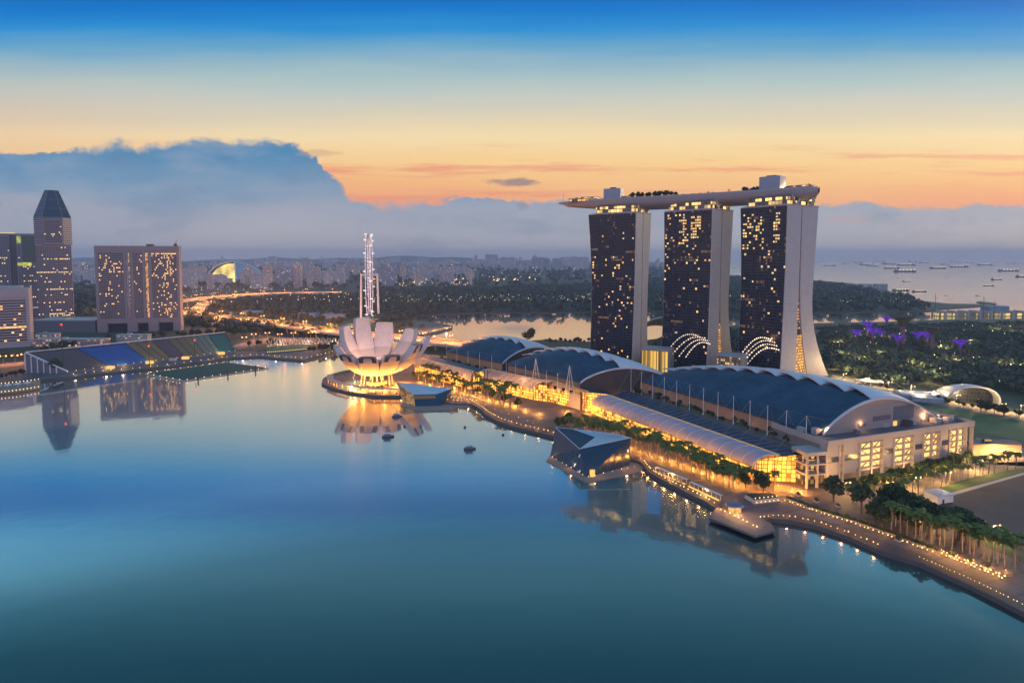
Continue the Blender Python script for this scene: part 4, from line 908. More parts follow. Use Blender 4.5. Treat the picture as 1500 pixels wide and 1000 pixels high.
b = MB(); b.tube((LW * .94, 10, ZT + 5), (LW * .97, 8, ZT + 13), .5, .3, 4); b.build('gondola_arm', DARK, rz_)
# pointed office tower
A, LW = fit(57, 473, 106, 35)
mt = thing('office_tower', 'tallest left-hand tower with a steep pyramid top of dark glass', 'skyscraper', (A[0], A[1], 2), R(35))
PINKC = mat('pink_granite', (.215, .205, .25), .7, var=.1, scale=.04)
BGL = mat('blue_glass', (.03, .05, .085), .15, var=.35, scale=.1)
ZS, ZM, ZTP = 224.0, 166.0, 283.0
b = MB(); b.box(0, LW, 0, LW, 0, ZM); b.build('wall', PINKC, mt)
ch = 13
b = MB(); b.prism([(ch, -2), (LW - ch, -2), (LW + 2, ch), (LW + 2, LW - ch), (LW - ch, LW + 2), (ch, LW + 2), (-2, LW - ch), (-2, ch)], ZM + .02, ZS); b.build('upper_wall', winmat('striped_glass', (.30, .27, .31), (.03, .045, .07), (1, .6, .25), 300, 4.0, .999, .55, .0, .5), mt)
b = MB(); b.box(ch + 1, LW - ch - 1, -3.2, -.5, ZM + .03, ZS - 3); b.build('centre_panel', PINKC, mt)
b = MB(); e = [(ch, -2), (LW - ch, -2), (LW + 2, ch), (LW + 2, LW - ch), (LW - ch, LW + 2), (ch, LW + 2), (-2, LW - ch), (-2, ch)]
k = LW / 2; tp = [(k + (x - k) * .36, k + (y - k) * .36) for x, y in e]
for i in range(8): b.poly([(*e[i], ZS + .02), (*e[(i + 1) % 8], ZS + .02), (*tp[(i + 1) % 8], ZTP), (*tp[i], ZTP)])
b.poly([(*p, ZTP) for p in tp]); py_ = b.build('pyramid_top', BGL, mt)
for i in range(8): b = MB(); b.tube((*e[i], ZS), (*tp[i], ZTP + .3), .5, .5, 4); b.build('hip_rib', PINKC, py_)
for f in (.33, .66):
    b = MB(); q = [(k + (x - k) * (1 - .64 * f), k + (y - k) * (1 - .64 * f), ZS + (ZTP - ZS) * f) for x, y in e]; b.path(q + [q[0]], .3, 4); b.build('glazing_ring', PINKC, py_)
cells = [(LW * (i + .5) / 20, 6 + f * 4.05, f) for i in range(20) for f in range(39)]
LO = [emat('office_light_a', (1, .64, .2), 1.8), emat('office_light_b', (1, .8, .45), 1.0)]
rows = {3: .7, 9: .3, 13: .4, 16: .85, 20: .3, 25: .9, 27: .25, 32: .8, 2: .4, 5: .3}
windows(mt, cells, 2.0, 2.0, DGL, LO, lambda x, z, f: rows.get(f, .03) * (1 if x > LW * .3 or f in (25,) else .4), 8)
cells = [(ch + 3 + (LW - 2 * ch - 6) * (i + .5) / 13, ZM + 6 + f * 4.05, f) for i in range(13) for f in range(12)]
windows(mt, cells, 1.9, 2.0, DGL, LO, lambda x, z, f: .35 if f == 4 else .02, 9, yface=-3.25)
# twin-shaft office tower behind, beside the pointed one
A, LW = fit(-22, 470, 55, 30)
ct = thing('office_tower', 'flat-topped office tower with green glass slots, behind the pointed tower at the left edge', 'skyscraper', (A[0], A[1], 2), R(30))
b = MB(); b.box(0, LW * .51, 0, 50, 0, 189); b.build('wall', PINKC, ct); b = MB(); b.box(LW * .63, LW, 0, 50, 0, 189); b.build('wall', PINKC, ct)
b = MB(); b.box(LW * .512, LW * .628, 4, 46, 0, 189); b.build('glass_slot', BGL, ct)
b = MB(); b.box(LW * .74, LW - .5, -.6, -.02, 128, 186); b.build('glass_slot', mat('green_glass', (.03, .09, .09), .2, var=.4, scale=.1), ct)
b = MB(); b.box(-.5, LW + .5, -.8, 50.6, 189.02, 192); b.build('roof_frame', CONC, ct)
b = MB(); b.box(LW * .2, LW * .62, -.9, .3, 192.02, 193.2); b.build('roof_light', emat('roof_glow', (1, .78, .2), 1.2), ct)
b = MB(); b.box(LW * .64, LW * .9, -.62, -.05, 120, 127.5); b.build('green_light', emat('green_glow', (.8, .85, .18), 1.0, .8, .2), ct)
b = MB(); b.box(LW * .64, LW * .72, -.62, -.05, 170, 186); b.build('green_light', emat('green_glow2', (.75, .8, .2), .8, .8, .15), ct)
cells = [(LW * (i + .5) / 26, 6 + f * 4.0, f) for i in range(26) for f in range(45) if not (.49 < (i + .5) / 26 < .65) and not (f > 28 and (i + .5) / 26 > .7)]
rows = {30: .6, 33: .6, 11: .8, 13: .35, 20: .5, 5: .6, 28: .5, 8: .3, 23: .4}
windows(ct, cells, 2.0, 1.9, DGL, LO, lambda x, z, f: rows.get(f, .03), 10)
# white hotel at the left edge
A, LW = fit(-62, 514, 40, 33)
mo = thing('white_hotel', 'white banded hotel cut by the left edge, in front of the office towers', 'hotel', (A[0], A[1], 2), R(33))
b = MB(); b.box(0, LW, 0, 45, 0, 91); b.build('wall', mat('white_render', (.40, .36, .38), .7, var=.08, scale=.05), mo)
b = MB(); b.box(-.5, LW + .6, -1.2, 45.5, 78, 91.5); b.build('top_band', MT['white_render'], mo)
for f in range(17): b = MB(); b.box(0, LW - 3.2, -1.1, -.02, 8.2 + f * 4.1, 9.6 + f * 4.1); b.build('balcony_band', MT['white_render'], mo)
b = MB(); b.box(LW - 3, LW + .6, -1.6, 46, 0, 78); b.build('end_fin', MT['white_render'], mo)
cells = [(2 + (LW - 6) * (i + .5) / 26, 11 + f * 4.1, f) for i in range(26) for f in range(16)]
windows(mo, cells, 3.0, 1.9, DGL, L_, lambda x, z, f: (.8 if f in (5, ) else .08) if x > LW * .55 else .02, 12)
b = MB(); b.box(LW * .3, LW * .9, 10, 35, 91.52, 95); b.build('plant_room', CONC, mo)
# podium, low buildings behind the grandstand
def low(name, label, pxl, pxr, py, z1, dep, m, roofm=None, cat='building'):
    A, B = G(pxl, py, 2), G(pxr, py, 2); L = math.hypot(B[0] - A[0], B[1] - A[1]); t = thing(name, label, cat, (A[0], A[1], 2.05), math.atan2(B[1] - A[1], B[0] - A[0]))
    b = MB(); b.box(0, L, 0, dep, 0, z1); b.build('wall', m, t)
    b = MB(); b.box(-.5, L + .5, -.5, dep + .5, z1 + .01, z1 + .9); b.box(L * .3, L * .45, dep * .3, dep * .6, z1 + .91, z1 + 3); b.build('roof', roofm or CONC, t); return t
PODW = winmat('podium_wall', (.34, .27, .28), (.16, .12, .1), (1, .5, .2), 5, 4.2, .6, .5, .25, .9)
low('podium_building', 'grey mall podium between the white hotel and the pointed tower', 44, 140, 487, 22, 60, mat('podium_grey', (.11, .12, .15), .7))
low('terrace_building', 'pinkish wall with orange banners behind the grandstand', 48, 150, 508, 11, 20, PODW)
low('media_box', 'pale two-storey viewing boxes on top of the grandstand', 170, 216, 503, 13.5, 12, winmat('box_glass', (.5, .48, .5), (.06, .06, .08), (1, .8, .5), 3, 3.4, .9, .45, .2, .6))
low('low_building', 'small white canteen with lights, left of the dark tree clump behind the grandstand', 52, 80, 497, 9, 14, winmat('canteen', (.45, .45, .5), (.2, .15, .1), (1, .65, .3), 4, 4, .7, .5, .6, 1.0))

# ------------------------------------------------------------------ grandstand and floating platform
q = [G(100, 545, 4), G(345, 514, 4), G(330, 487.5, 26), G(38, 517, 26)]
gs = thing('grandstand', 'long sloping grandstand with blue, olive and teal blocks of seats by the bay', 'grandstand', (q[0][0], q[0][1], 2.05))
qq = [Vector((p[0] - q[0][0], p[1] - q[0][1], z)) for p, z in zip(q, (2.2, 2.2, 24, 24))]
def gsp(u, v): return (qq[0].lerp(qq[1], u)).lerp(qq[3].lerp(qq[2], u), v)
SEC = [(0, .215, (.08, .09, .115)), (.215, .44, (.012, .10, .34)), (.44, .575, (.18, .165, .10)), (.575, .66, (.09, .09, .12)), (.66, .79, (.16, .17, .10)), (.79, .895, (.14, .22, .19)), (.895, 1, (.015, .14, .145))]
for i, (u0, u1, c) in enumerate(SEC):
    b = MB(); nr = 18
    for k in range(nr):
        A_, B_ = gsp(u0 + .002, k / nr), gsp(u1 - .002, k / nr); C_, D_ = gsp(u1 - .002, (k + 1) / nr), gsp(u0 + .002, (k + 1) / nr); z = A_.z
        b.poly([A_, B_, (C_.x, C_.y, z), (D_.x, D_.y, z)]); b.poly([(D_.x, D_.y, z), (C_.x, C_.y, z), C_, D_])
    sb = b.build('seat_block', mat('seats_%d' % i, c, .7, var=.25, scale=.35), gs)
    if u1 - u0 > .1 and i not in (0, 1, 6):
        for f in (.33, .66):
            u = u0 + (u1 - u0) * f; b = MB(); b.path([gsp(u, k / 6) + Vector((0, 0, .8)) for k in range(7)], .35, 4); b.build('aisle', DARK, sb)
b = MB(); b.path([gsp(i / 12, 1) + Vector((0, 0, 1.2)) for i in range(13)], .7, 4); b.build('top_rail', WHITE, gs)
b = MB(); b.path([gsp(0, i / 12) + Vector((-.6, 0, .8)) for i in range(13)], .9, 4); b.build('end_beam', WHITE, gs)
b = MB(); A_, B_ = gsp(0, 1), gsp(1, 1); C_ = gsp(1, 0); D_ = gsp(0, 0)
b.poly([(D_.x, D_.y, 0), (A_.x, A_.y, 0), A_, D_]); b.poly([(C_.x, C_.y, 0), C_, B_, (B_.x, B_.y, 0)]); b.poly([(A_.x, A_.y, 0), (B_.x, B_.y, 0), B_, A_]); b.poly([(D_.x, D_.y, 0), D_, C_, (C_.x, C_.y, 0)]); b.build('side_wall', mat('stand_side', (.16, .16, .2), .8), gs)
for i in range(6): p = gsp(0, 1 - i * .15); b = MB(); b.box(p.x - 1.6, p.x - .6, p.y - 1, p.y + 1, 0, p.z); b.build('side_column', WHITE, gs)
for u in (.22, .44, .58, .66, .9): p = gsp(u, 0); b = MB(); b.box(p.x - 3.5, p.x + 5, p.y - 5, p.y - .5, 0, 3.4); b.build('kiosk', WARMW if u != .58 else CONC, gs)
for i in range(24): p = gsp(i / 23, .0); oo = bpy.data.objects.new('lamp', LAMPM); COL.objects.link(oo); oo.parent = gs; oo.location = (p.x, p.y - 1.5, 3.2); oo.scale = (.6, .6, .6)
for u in (.2, .3, .45, .9): p = gsp(u, 0); lamp((q[0][0] + p.x, q[0][1] + p.y - 3, 7), 1500, (1, .6, .25), 1)
fp = [G(a, c, 1.2) for a, c in ((212, 547), (333, 530), (394, 538.5), (268, 557.5))]
fl_ = thing('floating_platform', 'green floating stage moored in front of the grandstand', 'platform', (fp[0][0], fp[0][1], 0)); lf = [(p[0] - fp[0][0], p[1] - fp[0][1]) for p in fp]
b = MB(); b.prism(lf, -.5, 1.0); b.build('pontoon', CONC, fl_)
cx_ = sum(p[0] for p in lf) / 4; cy_ = sum(p[1] for p in lf) / 4
b = MB(); b.prism([(cx_ + (p[0] - cx_) * .965, cy_ + (p[1] - cy_) * .955) for p in lf], 1.01, 1.2); b.build('turf', mat('turf', (.025, .075, .05), .9), fl_)
for k in range(4):
    a_, c_ = lf[k], lf[(k + 1) % 4]; n = 11 if k in (0, 2) else 6
    for i in range(n):
        f = (i + .5) / n; oo = bpy.data.objects.new('edge_lamp', LAMPM); COL.objects.link(oo); oo.parent = fl_; oo.location = (a_[0] + (c_[0] - a_[0]) * f, a_[1] + (c_[1] - a_[1]) * f, 2.0); oo.scale = (.75,) * 3
    for i in range(3 if k == 2 else 0):
        f = (i + .5) / 3; b = MB(); x, y = a_[0] + (c_[0] - a_[0]) * f, a_[1] + (c_[1] - a_[1]) * f; b.tube((x, y - 1.2, -.5), (x, y - 1.2, 7), .8, .8, 6); b.build('mooring_pile', DARK, fl_)
# floodlight masts with red beacons
for px, py, z, lb in ((93, 546, 58, 'tall dark floodlight mast with red beacon near the tree before the grandstand'), (286, 532, 30, 'floodlight mast with red beacon between grandstand and floating stage'), (219, 540, 28, 'slim dark floodlight mast before the grandstand')):
    x, y = G(px, py, 2); t = thing('floodlight_mast', lb, 'mast', (x, y, 2)); b = MB(); b.tube((0, 0, 0), (0, 0, z), .6, .3, 6); b.build('pole', DARK, t); b = MB(); b.ball((0, 0, z + .8), 1.1); b.build('beacon', REDL, t)
# curved jetty with two strings of lamps at the left edge
jt = thing('jetty', 'curved restaurant jetty with two strings of orange lamps at the left edge', 'jetty', (*G(20, 566, 1), 0))
o = G(20, 566, 1)
def jp(u, e): x = -60 + 119 * u; return G(x, (571 + (-9 * u * u if e == 0 else -11 * u * u) + (13 if e else 0)) - 6, 2.6)
b = MB(); pl_ = [jp(i / 14, 0) for i in range(15)] + [jp(1 - i / 14, 1) for i in range(15)]
b.prism([(p[0] - o[0], p[1] - o[1]) for p in pl_], .3, 2.4); b.build('deck', MT['deck_timber'], jt)
b = MB(); pl_ = [jp(i / 14, .2) for i in range(14)]
for e in (0, 1):
    for i in range(22): p = jp((i + .5) / 22, e); oo = bpy.data.objects.new('lamp', LAMPM); COL.objects.link(oo); oo.parent = jt; oo.location = (p[0] - o[0], p[1] - o[1], 3.6); oo.scale = (.8,) * 3
for i in range(7): p = jp(.12 + i * .12, .0); q_ = jp(.12 + i * .12, 1); b = MB(); b.tube(((p[0] + q_[0]) / 2 - o[0], (p[1] + q_[1]) / 2 - o[1], 2.4), ((p[0] + q_[0]) / 2 - o[0], (p[1] + q_[1]) / 2 - o[1], 6), .3); b.lathe([(3.6, 5.6), (0, 7.4)], (p[0] + q_[0]) / 2 - o[0], (p[1] + q_[1]) / 2 - o[1], 8); b.build('parasol', WHITE, jt)
# ------------------------------------------------------------------ elevated roads
DECKM = ground_mat('sodium_asphalt', (.17, .14, .12), (.24, .19, .16), .04)
def bridge(label, px, z, w, pier=60, lamps=True, pw=15000, group=None, z2=None, lsp=70):
    zs = [z + ((z2 if z2 is not None else z) - z) * i / (len(px) - 1) for i in range(len(px))]
    p = [Vector((*G(a, c, zz), zz)) for (a, c), zz in zip(px, zs)]
    # resample by Catmull-Rom
    q = []
    for i in range(len(p) - 1):
        p0, p1, p2, p3 = p[max(0, i - 1)], p[i], p[i + 1], p[min(len(p) - 1, i + 2)]
        for k in range(10):
            t = k / 10; q.append(.5 * ((2 * p1) + (p2 - p0) * t + (2 * p0 - 5 * p1 + 4 * p2 - p3) * t * t + (3 * p1 - p0 - 3 * p2 + p3) * t ** 3))
    q.append(p[-1]); o = q[0]
    t = thing('viaduct', label, 'elevated road', (o.x, o.y, 0)); nrm = []
    for i in range(len(q)):
        d = (q[min(i + 1, len(q) - 1)] - q[max(0, i - 1)]); d.z = 0; d.normalize(); nrm.append(Vector((-d.y, d.x, 0)))
    n = len(q) - 1
    def at(v): i = min(n - 1, int(v * n)); f = v * n - i; return q[i].lerp(q[i + 1], f) - Vector((o.x, o.y, 0)), nrm[i].lerp(nrm[i + 1], f)
    def off(v, a, dz): c, m_ = at(v); return c + m_ * a + Vector((0, 0, dz))
    b = MB(); b.grid(lambda u, v: off(v, w / 2 - w * u, 0), 1, n); b.build('road_deck', DECKM, t)
    b = MB()
    prof = [(w / 2, 1.2), (w / 2 + .5, 1.2), (w / 2 + .5, -2.2), (-w / 2 - .5, -2.2), (-w / 2 - .5, 1.2), (-w / 2, 1.2)]
    b.grid(lambda u, v: off(v, *prof[int(round(u * 5))]), 5, n); b.build('girder', CONC, t)
    b = MB(); b.grid(lambda u, v: off(v, .3 - .6 * u, .9 if 0 < u < 1 else .04), 2, n); b.build('median', CONC, t)
    L = sum((q[i + 1] - q[i]).length for i in range(n)); k = max(2, int(L / pier))
    for i in range(k):
        c, m_ = at((i + .5) / k); b = MB()
        for s_ in (-1, 1): b.tube((c.x + m_.x * w * .25 * s_, c.y + m_.y * w * .25 * s_, 0), (c.x + m_.x * w * .3 * s_, c.y + m_.y * w * .3 * s_, c.z - 2.2), 1.6, 1.6, 6)
        b.build('pier', CONC, t)
    if lamps:
        k = int(L / lsp)
        for i in range(k):
            c, m_ = at((i + .5) / k); street_lamp((c.x + o.x, c.y + o.y, c.z), math.atan2(m_.y, m_.x), 11, pw, 'twin-armed street lamp with orange heads on the ' + group, 'street lamps on the ' + group)
    return t
_sl = {}
def street_lamp(loc, rz, h, power, label, group, col=(1, .33, .07), twin=True, s=1.0):
    key = (twin, h)
    if key not in _sl:
        t = thing('street_lamp', label, 'street lamp', loc, rz, group); _sl[key] = t
        b = MB(); b.tube((0, 0, 0), (0, 0, h), .28, .18, 5)
        for sg in ((-1, 1) if twin else (1,)): b.tube((0, 0, h), (sg * 3.2, 0, h + .5), .16, .12, 4)
        b.build('pole', STEEL, t)
        for sg in ((-1, 1) if twin else (1,)): b = MB(); b.ball((sg * 3.2, 0, h + .25), 1.15 if twin else .55); b.build('lamp_head', AMBER if twin else WARM, t)
    else: t = dup(_sl[key], loc, rz, s, label, group)
    if power: lamp((loc[0], loc[1], loc[2] + h + (3 if twin else .2)), power, col, .6)
    return t
bridge('elevated expressway sweeping behind the slab hotel toward the wheel, upper branch', [(205, 449), (262, 441), (300, 436), (345, 432), (400, 429.6), (450, 428.6), (500, 428)], 20, 46, 90, True, 105000, 'upper branch of the expressway', 22, lsp=85)
bridge('slip road curving down from the upper expressway', [(286, 458.5), (292, 450), (305, 442.5), (330, 437), (360, 433.5), (395, 431)], 17, 30, 80, True, 80000, 'curving slip road', 18, lsp=80)
bridge('long orange-lit expressway bridge passing behind the lily-shaped museum', [(215, 452), (262, 457), (310, 462), (370, 469), (430, 477), (500, 486), (570, 493), (640, 500), (720, 508)], 17, 48, 75, True, 105000, 'expressway bridge behind the museum', 13, lsp=62)
bridge('lower road in front of the expressway bridge, left of the museum', [(300, 474), (370, 476), (440, 480), (500, 488.5)], 8, 14, 60, True, 26000, 'lower road left of the museum', 8, lsp=70)
# ground road with orange lamps, left of the footbridge
sheet('road', [(335, 508), (370, 497), (420, 494), (500, 496), (530, 500), (530, 503), (440, 500.5), (385, 503), (350, 512)], 2.3, DECKM)
sheet('road', [(-60, 540), (0, 533), (38, 529), (50, 533), (0, 539), (-60, 548)], 2.3, DECKM)
for i, (px, py) in enumerate([(358, 504), (372, 499), (392, 497), (410, 499), (430, 497), (455, 496.5), (480, 497)]): street_lamp((*G(px, py, 2.3), 2.3), .3, 11, 9000, 'orange street lamp on the ground-level road by the footbridge', 'lamps of the road by the footbridge')
for px, py in [(-20, 537), (5, 534), (22, 533), (36, 531)]: street_lamp((*G(px, py, 2.3), 2.3), .3, 11, 8000, 'orange street lamp on the road at the left edge, below the white hotel', 'lamps of the road at the left edge')
# double-helix footbridge
hp = [Vector((*G(a, c, 6), 6)) for a, c in ((392, 507), (430, 504), (470, 503), (510, 505), (540, 510))]
hx = thing('footbridge', 'steel double-helix footbridge with pale lights, left of the museum', 'footbridge', (hp[0].x, hp[0].y, 0)); o = hp[0].copy(); o.z = 0
def hat(v): i = min(3, int(v * 4)); return hp[i].lerp(hp[i + 1], v * 4 - i) - o
b = MB(); b.grid(lambda u, v: hat(v) + Vector((0, 3 - 6 * u, 0)), 1, 20); b.grid(lambda u, v: hat(v) + Vector((0, -3, -1.2 + 1.2 * u)), 1, 20); b.build('deck', CONC, hx)
HEL = mat('helix_steel', (.55, .5, .46), .35, .4)
for ph, rr in ((0, 5.4), (math.pi, 5.4), (1.2, 4.6)):
    b = MB(); b.path([hat(i / 160) + Vector((0, rr * math.cos(i * .75 * (1 if rr > 5 else -1) + ph), 4.5 + rr * math.sin(i * .75 * (1 if rr > 5 else -1) + ph))) for i in range(161)], .34, 4); b.build('helix_tube', HEL, hx)
for i in range(34): p = hat((i + .5) / 34); oo = bpy.data.objects.new('lamp', LAMPM); COL.objects.link(oo); oo.parent = hx; oo.location = (p.x, p.y - 3.3, 1.0 + p.z + (i % 3)); oo.scale = (.8,) * 3
for i in range(5): p = hat((i + .5) / 5); b = MB(); b.tube((p.x - 3, p.y, -p.z + 2), (p.x, p.y, p.z), .7, .7, 5); b.tube((p.x + 3, p.y, -p.z + 2), (p.x, p.y, p.z), .7, .7, 5); b.build('pier', STEEL, hx)
for i in range(4): p = hat((i + .5) / 4); lamp((p.x + o.x, p.y + o.y, 9), 2500, (1, .8, .5), .6)
# curved viewing deck with a string of lights on the bank
vd = thing('viewing_deck', 'low grassy waterside terrace edged with yellow lights, right of the grandstand', 'terrace', (*G(420, 517, 2), 2))
o = G(420, 517, 2)
b = MB(); b.prism([(G(a, c, 2)[0] - o[0], G(a, c, 2)[1] - o[1]) for a, c in ((388, 512), (450, 508), (458, 510), (430, 515), (392, 517))], .05, 2.4); b.build('lawn_deck', LAWN, vd)
for i in range(22): x, y = G(392 + 62 * i / 21, 515.5 - 5.2 * (i / 21) ** 1.2, 5); oo = bpy.data.objects.new('lamp', LAMPM); COL.objects.link(oo); oo.parent = vd; oo.location = (x - o[0], y - o[1], 3); oo.scale = (.8,) * 3
# curved marina pier near the wheel, and a long deck at the channel
o = G(640, 484, 2); pr = thing('marina_pier', 'curved pier with orange lamps in the channel right of the wheel', 'pier', (*o, 0))
b = MB(); outl = [(G(a, c, 3)[0] - o[0], G(a, c, 3)[1] - o[1]) for a, c in ((592, 493), (628, 489), (662, 480), (663, 477), (640, 472.5), (612, 471), (600, 474), (590, 482))]
b.prism(outl, .2, 3.2); b.build('deck', PAVE, pr)
for i in range(18):
    x, y = G(596 + 64 * i / 17, 491.5 - 12 * (i / 17) ** 1.25, 3.5); oo = bpy.data.objects.new('lamp', LAMPM); COL.objects.link(oo); oo.parent = pr; oo.location = (x - o[0], y - o[1], 4.3)
for i in range(4): x, y = G(600 + 18 * i, 487 - 2.5 * i, 3.5); lamp((x, y, 9), 9000, (1, .5, .18), .6)
# ------------------------------------------------------------------ stadium dome
o = G(344, 405, 2); o = (o[0] * .72, o[1] * .72); st = thing('stadium', 'huge stadium dome with a yellow-lit opening among the far apartment blocks', 'stadium', (*o, 2))
sx = 85 / 900 * o[1] / 2; hz = 143 + (375.5 - 383.5) / 900 * o[1]
def dome(u, v, k=1.0):
    a = -math.pi * .5 + math.pi * 2 * u; e = v * math.pi / 2
    return (sx * k * math.cos(e) * math.cos(a), sx * .8 * k * math.cos(e) * math.sin(a), hz * k * math.sin(e) ** .9)
DOMEM = mat('dome_skin', (.30, .36, .44), .4, .2, var=.1, scale=.01)
b = MB(); nu, nv = 48, 14
base = len(b.v)
for j in range(nv + 1):
    for i in range(nu + 1): b.v.append(dome(i / nu, j / nv))
for j in range(nv):
    for i in range(nu):
        if j < 12 and (i in (0, 1, 2, 45, 46, 47, 44, 43, 42)): continue
        k = base + j * (nu + 1) + i; b.face((k, k + 1, k + nu + 2, k + nu + 1))
b.build('dome_shell', DOMEM, st, True)
b = MB(); b.grid(lambda u, v: (lambda p: (p[0] * .99, p[1] * .55, p[2] * .93))(dome(-.13 + .19 * u, v * .86)), 12, 10); b.build('lit_stand', emat('stadium_glow', (1.0, .72, .22), 1.7, .8, .02), st)
for a_ in (.06, -.13): b = MB(); b.path([dome(a_, j / 14, 1.01) for j in range(15)], 3.5, 5); b.build('ridge_truss', SHELL, st)
# ------------------------------------------------------------------ far apartment blocks
APW = [winmat('flat_a', (.46, .46, .50), (.06, .07, .1), (1, .72, .4), 4.0, 3.0, .5, .45, .05, 1.6, seed=1), winmat('flat_b', (.52, .44, .42), (.07, .07, .09), (1, .62, .3), 3.6, 3.0, .5, .5, .07, 1.6, seed=2), winmat('flat_c', (.34, .37, .44), (.05, .06, .09), (1, .8, .55), 4.4, 3.2, .6, .5, .05, 1.6, seed=3)]
APM = []
r = random.Random(11)
for k in range(9):
    b = MB(); h = r.choice((38, 46, 54, 66, 80)); w = r.choice((24, 34, 60, 85)); d = r.choice((13, 16, 20))
    if w > 50: b.box(-w / 2, w / 2, 0, d, 0, h); [b.box(x - 3, x + 3, -1.5, d + 1.5, 0, h + 4) for x in (-w * .3, w * .3)]
    else: b.box(-w / 2, w / 2, 0, d, 0, h); b.box(-w * .2, w * .2, -3, d + 3, 0, h + 2); b.box(-w * .12, w * .12, 4, d - 3, h + 2.01, h + 7)
    APM.append(b.mesh('apartment_block', APW[k % 3]))
bands = [(268, 500, 410, 425, 40, .95), (265, 420, 392, 408, 22, .95), (420, 660, 394, 414, 56, 1.15), (560, 690, 402, 420, 26, .95), (300, 660, 384, 394, 44, 1.35), (690, 862, 388, 398, 48, 1.5), (690, 862, 383, 388, 20, 1.4), (108, 142, 390, 420, 10, 1.0), (955, 975, 385, 396, 4, 1.2), (640, 700, 384, 396, 12, 1.2), (100, 860, 380, 383.5, 24, 1.5)]
glab = ['nearest rows of apartment blocks behind the expressway', 'apartment blocks round the stadium dome', 'pale apartment blocks behind the wheel', 'apartment blocks right of the wheel', 'hazy blocks before the skyline', 'row of tall slabs left of the dark towers', 'far slabs above the lagoon', 'blocks between slab hotel and pointed tower', 'blocks seen between the dark towers', 'blocks above the lagoon shore', 'farthest hazy blocks on the skyline']
occ = []
for (xa, xb, ya, yb, n, sc_), lb in zip(bands, glab):
    for i in range(n):
        for _ in range(25):
            px, py = r.uniform(xa, xb), r.uniform(ya, yb); x, y = G(px, py, 2)
            if 298 < px < 392 and 386 < py < 419 and y < 5200: continue
            if all((x - p) ** 2 + (y - q_) ** 2 > 55 ** 2 for p, q_ in occ): break
        occ.append((x, y)); m_ = APM[r.randrange(9)]
        oo = bpy.data.objects.new('apartment_block', m_); COL.objects.link(oo); oo.location = (x, y, 2); oo.rotation_euler = (0, 0, r.uniform(-.5, .5)); s_ = r.uniform(.75, 1.15) * sc_; oo.scale = (s_, s_, s_ * r.uniform(.8, 1.25))
        tag(oo, 'hazy apartment block in the ' + lb if 'blocks' not in lb[:7] else 'one of the ' + lb, 'apartment block', lb)
# mid-ground sheds and low roofs beyond the expressway
for (a, c, py, z1, dep, lb) in [(347, 375, 463, 9, 45, 'low blue-roofed shed beyond the expressway, left one'), (432, 460, 466, 9, 45, 'low blue-roofed shed beyond the expressway, middle one'), (470, 502, 467, 9, 40, 'low blue-roofed shed beside the wheel'), (386, 410, 420, 30, 80, 'yellow-lit building right of the stadium dome'), (403, 425, 413, 22, 60, 'lit indoor arena right of the stadium dome')]:
    low('shed', lb, a, c, py, z1, dep, winmat('shed_lit', (.4, .35, .3), (.4, .28, .14), (1, .6, .25), 6, 5, .7, .6, .55, 1.1) if 'lit' in lb else CONC, mat('shed_roof', (.16, .24, .32), .5), 'shed')
# ------------------------------------------------------------------ ships on the strait
SHC = [mat('hull_dark', (.05, .055, .075), .6), mat('hull_blue', (.04, .07, .13), .6), mat('hull_rust', (.15, .06, .05), .6)]
def ship_proto(k, L):
    t = thing('ship', 'ship', 'ship', (0, -500, 0)); Bm = L * .15; b = MB()
    hl = [(-L / 2, -Bm / 2), (L * .36, -Bm / 2), (L * .46, -Bm * .25), (L / 2, 0), (L * .46, Bm * .25), (L * .36, Bm / 2), (-L / 2, Bm / 2)]
    b.prism(hl, -.5, L * .055 + 2); b.prism([(L * .36, -Bm * .48), (L * .47, -Bm * .2), (L * .505, 0), (L * .47, Bm * .2), (L * .36, Bm * .48)], L * .055 + 2.01, L * .075 + 3); b.build('hull', SHC[k % 3], t)
    b = MB(); x0 = -L * .44; z = L * .055 + 2.02
    for i in range(4): b.box(x0 + i * .6, x0 + L * .11 - i * .8, -Bm * (.42 - .05 * i), Bm * (.42 - .05 * i), z + i * 3.4, z + (i + 1) * 3.4 - .05)
    b.build('superstructure', mat('ship_white', (.5, .48, .48), .6), t)
    b = MB(); b.box(x0 - L * .02, x0 + L * .02, -2, 2, z + .02, z + 17); b.build('funnel', SHC[(k + 1) % 3], t)
    b = MB()
    for i in range(4 + k): x = -L * .24 + i * L * .62 / (4 + k); b.tube((x, 0, z), (x, 0, z + L * (.07 if k != 1 else .03)), .5, .3, 4); b.tube((x, 0, z + L * .05), (x + L * .07, 0, z + L * .03), .3, .3, 4)
    b.build('deck_crane', SHC[0], t)
    for i in range(6): b = MB(); b.ball((-L * .42 + i * L * .17, 0, z + (14 if i == 0 else 5)), L * .019 + .6); b.build('deck_light', WARM, t)
    return t
SHP = [ship_proto(0, 150), ship_proto(1, 190), ship_proto(2, 120)]
